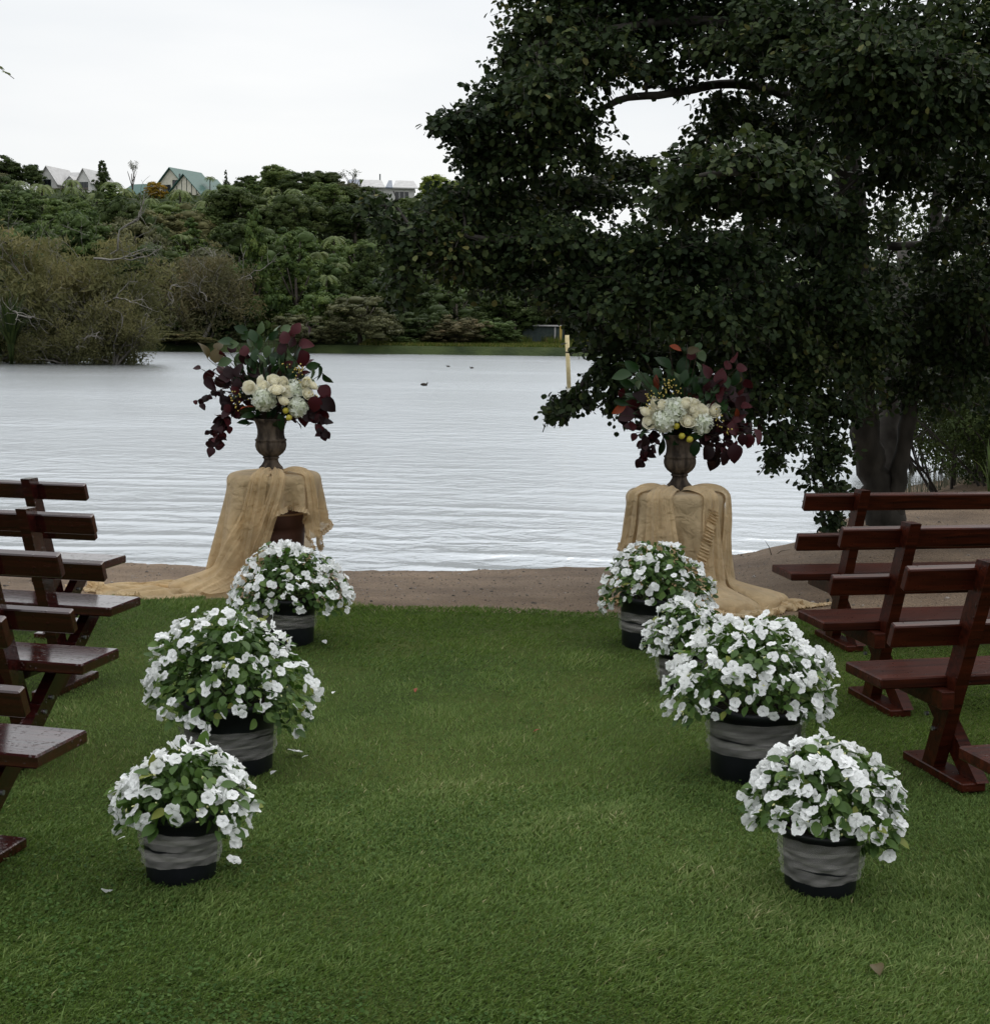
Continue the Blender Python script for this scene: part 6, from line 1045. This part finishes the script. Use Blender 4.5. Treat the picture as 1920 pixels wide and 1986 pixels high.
RE = {'roses': [(-0.246, 0.156, -0.12, 0.042), (-0.191, 0.173, -0.1, 0.036), (-0.187, 0.217, -0.09, 0.036), (-0.145, 0.201, -0.12, 0.042), (-0.22, 0.089, -0.13, 0.042), (0.001, 0.214, -0.14, 0.048), (0.065, 0.22, -0.09, 0.04), (0.008, 0.153, -0.12, 0.042), (0.055, 0.176, -0.14, 0.036), (0.075, 0.143, -0.14, 0.038), (0.113, 0.165, -0.12, 0.044), (0.024, 0.098, -0.16, 0.046), (0.199, 0.169, -0.08, 0.046)], 'hyds': [(-0.129, 0.102, -0.13, 0.068), (-0.064, 0.169, -0.12, 0.072), (0.121, 0.083, -0.12, 0.064)], 'leaves': [('g', -0.127, 0.476, 130, 0.122), ('g', -0.006, 0.45, 60, 0.122), ('g', 0.012, 0.412, 30, 0.1), ('g', -0.244, 0.513, 100, 0.083), ('l', 0.125, 0.523, 120, 0.094), ('g', 0.095, 0.583, 80, 0.078), ('u', -0.053, 0.576, -10, 0.083), ('o', 0.058, 0.555, 30, 0.083), ('g', -0.396, 0.396, 180, 0.122), ('g', -0.331, 0.441, 150, 0.1), ('g', -0.414, 0.467, 170, 0.083), ('b', -0.387, 0.27, -20, 0.067), ('b', 0.329, 0.504, 30, 0.071), ('b', 0.369, 0.449, 10, 0.071), ('b', 0.286, 0.465, 60, 0.067), ('b', 0.434, 0.34, -60, 0.071), ('u', -0.168, 0.327, 110, 0.1), ('u', 0.031, 0.313, 80, 0.111), ('u', 0.077, 0.259, 0, 0.105), ('d', 0.103, 0.309, 40, 0.122), ('d', 0.137, 0.304, 50, 0.122), ('g', 0.086, 0.353, 70, 0.089), ('l', 0.013, 0.39, 100, 0.061), ('g', 0.35, 0.367, 70, 0.094), ('g', 0.284, 0.355, 100, 0.094), ('d', 0.239, 0.206, 60, 0.116), ('d', 0.285, 0.168, -20, 0.122), ('d', 0.227, 0.25, 30, 0.1), ('u', -0.418, 0.164, 30, 0.105), ('u', 0.351, 0.152, -80, 0.072), ('r', -0.313, 0.188, 200, 0.111), ('r', -0.351, 0.132, 190, 0.105), ('r', -0.26, 0.255, 150, 0.1), ('d', -0.397, 0.209, 170, 0.094), ('r', 0.348, 0.251, -20, 0.105), ('r', 0.382, 0.218, -50, 0.1), ('r', 0.314, 0.295, 30, 0.094), ('r', 0.234, 0.382, 90, 0.094), ('r', 0.166, 0.414, 100, 0.089), ('r', 0.196, 0.354, 60, 0.089), ('r', 0.204, 0.078, -60, 0.094), ('r', 0.332, 0.057, -20, 0.105), ('r', 0.405, 0.053, 10, 0.094), ('b', 0.489, 0.015, -60, 0.095), ('r', 0.435, -0.019, -110, 0.083), ('r', 0.39, -0.014, -90, 0.072), ('r', 0.243, -0.082, -80, 0.089), ('r', 0.337, -0.098, -80, 0.111), ('r', 0.218, -0.172, -110, 0.094), ('r', 0.171, -0.106, -140, 0.094), ('r', 0.146, -0.023, -20, 0.078), ('r', 0.277, -0.132, -100, 0.072), ('d', 0.079, 0.004, -10, 0.105), ('g', 0.087, -0.079, -100, 0.1), ('d', 0.011, 0.053, -60, 0.094), ('g', -0.099, 0.041, 190, 0.078), ('g', -0.044, 0.058, -140, 0.066), ('r', -0.327, 0.055, 180, 0.061), ('r', -0.309, -0.011, -120, 0.05), ('d', -0.15, 0.3, 100, 0.094), ('g', -0.218, 0.332, 120, 0.1), ('g', -0.274, 0.376, 140, 0.1), ('g', -0.063, 0.345, 100, 0.094), ('r', 0.053, 0.522, 80, 0.066), ('g', 0.171, 0.271, 60, 0.094), ('g', -0.35, 0.331, 170, 0.094), ('d', -0.244, 0.061, 200, 0.083)], 'berries': [(-0.129, 0.333, 9), (-0.084, 0.312, 8), (-0.04, 0.29, 8), (-0.183, 0.267, 9), (-0.232, 0.239, 5), (-0.122, 0.251, 6), (-0.086, 0.356, 4), (0.225, 0.123, 7), (0.265, 0.079, 5), (0.288, 0.046, 7), (-0.236, 0.194, 4)], 'lemons': [(-0.01, 0.003), (0.041, -0.018), (-0.047, 0.067)], 'trails': [([(-0.166, 0.051, -0.05), (-0.231, -0.01, -0.08), (-0.251, -0.089, -0.09), (-0.26, -0.178, -0.09)], 'r', 12, 0.055), ([(-0.132, 0.024, -0.04), (-0.197, -0.032, -0.06), (-0.184, -0.099, -0.07)], 'r', 5, 0.05), ([(0.134, 0.027, -0.05), (0.245, 0.001, -0.07), (0.265, -0.082, -0.09), (0.223, -0.172, -0.09)], 'r', 9, 0.052), ([(0.16, 0.083, -0.05), (0.299, 0.057, -0.05), (0.357, -0.026, -0.07), (0.338, -0.126, -0.08)], 'r', 9, 0.055), ([(0.187, 0.111, -0.05), (0.353, 0.096, -0.05), (0.476, 0.059, -0.05)], 'r', 7, 0.055)]}
arrangement('wide arrangement of cream roses, hydrangeas, rust and burgundy leaves in the right urn', (UR[0], 9.5, RS[2]+.372), fills=[('g', 62, -.12, .25, .20, .14, .06, .095, .4), ('d', 108, .0, .09, .24, .15, .06, .10, .1), ('d', 59, .0, .22, .22, .13, .06, .095, .3), ('r', 45, .24, .18, .16, .16, .05, .080, .1), ('r', 35, -.22, .10, .13, .08, .05, .08, .0), ('g', 21, .08, .33, .12, .10, .06, .085, .4), ('r', 24, .22, .0, .13, .09, .05, .08, -.2), ('g', 21, .18, .2, .12, .12, .06, .085, .3)], seed=7, **RE)

# ------------------------------------------------------------ small things
PETG = [G_ for G_ in [(-0.793, 5.649, 0.0), (-0.732, 5.587, 0.0), (-0.831, 5.385, 0.0), (-0.933, 7.748, 0.0), (-0.816, 4.414, 0.0), (-1.15, 4.156, 0.0), (-1.214, 4.622, -0.0), (-0.742, 6.603, 0.0)]]
PN = ['cluster of white petals on the grass right of the large left pot', 'small white petal just right of the petal cluster by the large left pot', 'white petal lying close to the base of the large left pot', 'white petal on the grass beside the far left pot', 'fallen white flower on the grass right of the front left pot', 'single white petal on the lawn below and left of the front left pot', 'white petal on the grass at the left side of the front left pot', 'tiny white petal on the lawn right of the leafy left plant']
for i, ((x, y, z), n) in enumerate(zip(PETG, PN)):
    s = (.034, .020, .022, .024, .028, .028, .020, .016)[i]; o = obj('fallen_petal' if i != 4 else 'fallen_flower', FLM[i % 6] if i in (0, 4) else npmesh('petal', leaf_template(.9, 5, .2, .2, 1.3)[0]*1.4, leaf_template(.9, 5, .2, .2, 1.3)[1], PETAL, True, np.full(14 if False else sum(len(f) for f in leaf_template(.9, 5)[1]), .8)))
    o.location = (x, y, float(lawn_z(np.array([x]), np.array([y]))[0])+.024); o.rotation_euler = (-.45+.2*i % .5, .2, i*1.3); o.scale = (s, s, s); tag(o, n, 'petal')
for (x, y, z), n, mt, s in zip([(1.044, 3.727, 0.0), (0.207, 5.998, 0.0), (-0.363, 6.7, 0.0)], ('yellowed leaf lying on the lawn near the front right corner', 'small brown leaf on the grass in the middle of the aisle', 'brown dry leaf on the grass near the far end of the aisle'), ('o', 'u', 'u'), (.045, .035, .04)):
    o = obj('fallen_leaf', SETS[mt][2]); o.location = (x, y, float(lawn_z(np.array([x]), np.array([y]))[0])+.022); o.rotation_euler = (.1, .15, x*9); o.scale = (s,)*3; tag(o, n, 'leaf')
# pole in the lake
PB, PT = (1.51, 30.0, 0.63), (1.436, 30.0, 1.681)
def pole():
    d = 2.1*2800/(740*1.0132-650); b = np.array((2.859, 56.584, -0.4)); t = np.array((0.048, 1.0, 1.699)); s = b[1]; t = np.array([t[0]*s, s, 1.7+(t[2]-1.7)*s]); b[2] -= .5
    o = thing('water_pole', 'pale yellow leaning pole standing in the lake left of the right urn', 'pole', tuple(b)); g = Geo(); g.tube([(0, 0, 0), tuple(t-b)], [.085, .085], 10); g.build('pole', noisy('pale_yellow_pole', (.50, .40, .20), (.66, .56, .32), 2, .6, .3, stretch=(1, 1, 3)), o, True)
    q = (t-b)*.74; g = Geo(); g.tube([q-(t-b)*.012, q+(t-b)*.012], [.092, .092], 10); g.build('band', plain('dark_band', (.05, .04, .03), .7), o, True)
pole()
def duck(x, y, s, label, rz):
    t = thing('duck', label, 'duck', (x, y, LAKE), rz); DK = FEATH
    bm = bpy.data.meshes.new('duck_body'); P_ = [(-.20, .05), (-.15, .07), (-.05, .065), (.06, .06), (.12, .055), (.15, .10), (.165, .15), (.20, .155)]; rad = [.012, .05, .082, .078, .055, .032, .038, .016]
    g = Geo(); g.tube([(a, 0, b) for a, b in P_], rad, 10); g.build('body', DK, t, True).scale = (s, s, s)
    g = Geo(); g.tube([(.20, 0, .152), (.235, 0, .145)], [.014, .006], 6); g.build('beak', BILL, t, True).scale = (s, s, s)
FEATH = noisy('brown_feathers', (.02, .016, .012), (.06, .048, .036), 20, .7, .2); BILL = plain('dark_bill', (.05, .04, .02), .5)
for (u, s, lab_, rz) in zip([(-2.842, 56.913, -0.4), (-1.469, 85.192, -0.4), (-2.955, 88.34, -0.4)], (.75, .6, .6), ('dark duck swimming in the middle of the lake, nearest of the three', 'dark duck far out on the lake, right of the other far duck', 'dark duck far out on the lake below the grey-olive shrub'), (.2, 3.0, 2.9)): duck(u[0], u[1], s, lab_, rz)
# stick leaning out of the inlet and twigs on the beach
S1 = [(-35.299, 140.323, -0.4), (-24.356, 104.0, 0.723)]
g = Geo(); g.tube([(0, 0, -.3), (2.2, 1.5, .55), (4.4, 2.4, .95)], [.06, .05, .02], 6); tag(g.build('dead_branch', PALE, None, True, (S1[0][0], 96, LAKE)), 'pale dead branch slanting out of the water right of the big willow', 'branch')
B1 = (2.429, 12.492, -0.2)
g = Geo(); bz = float(beach_z(np.array([B1[0]]), np.array([B1[1]]))[0]); g.tube([(0, 0, -.02), (-.03, .0, .07), (-.07, .01, .13)], [.004, .003, .001], 4); g.tube([(.02, 0, -.01), (.08, .02, .03), (.16, .0, .05)], [.003, .003, .001], 4); tag(g.build('dry_twig', TWIG, None, True, (B1[0], B1[1], bz)), 'thin forked twig sticking out of the sand near the farthest right bench', 'twig')
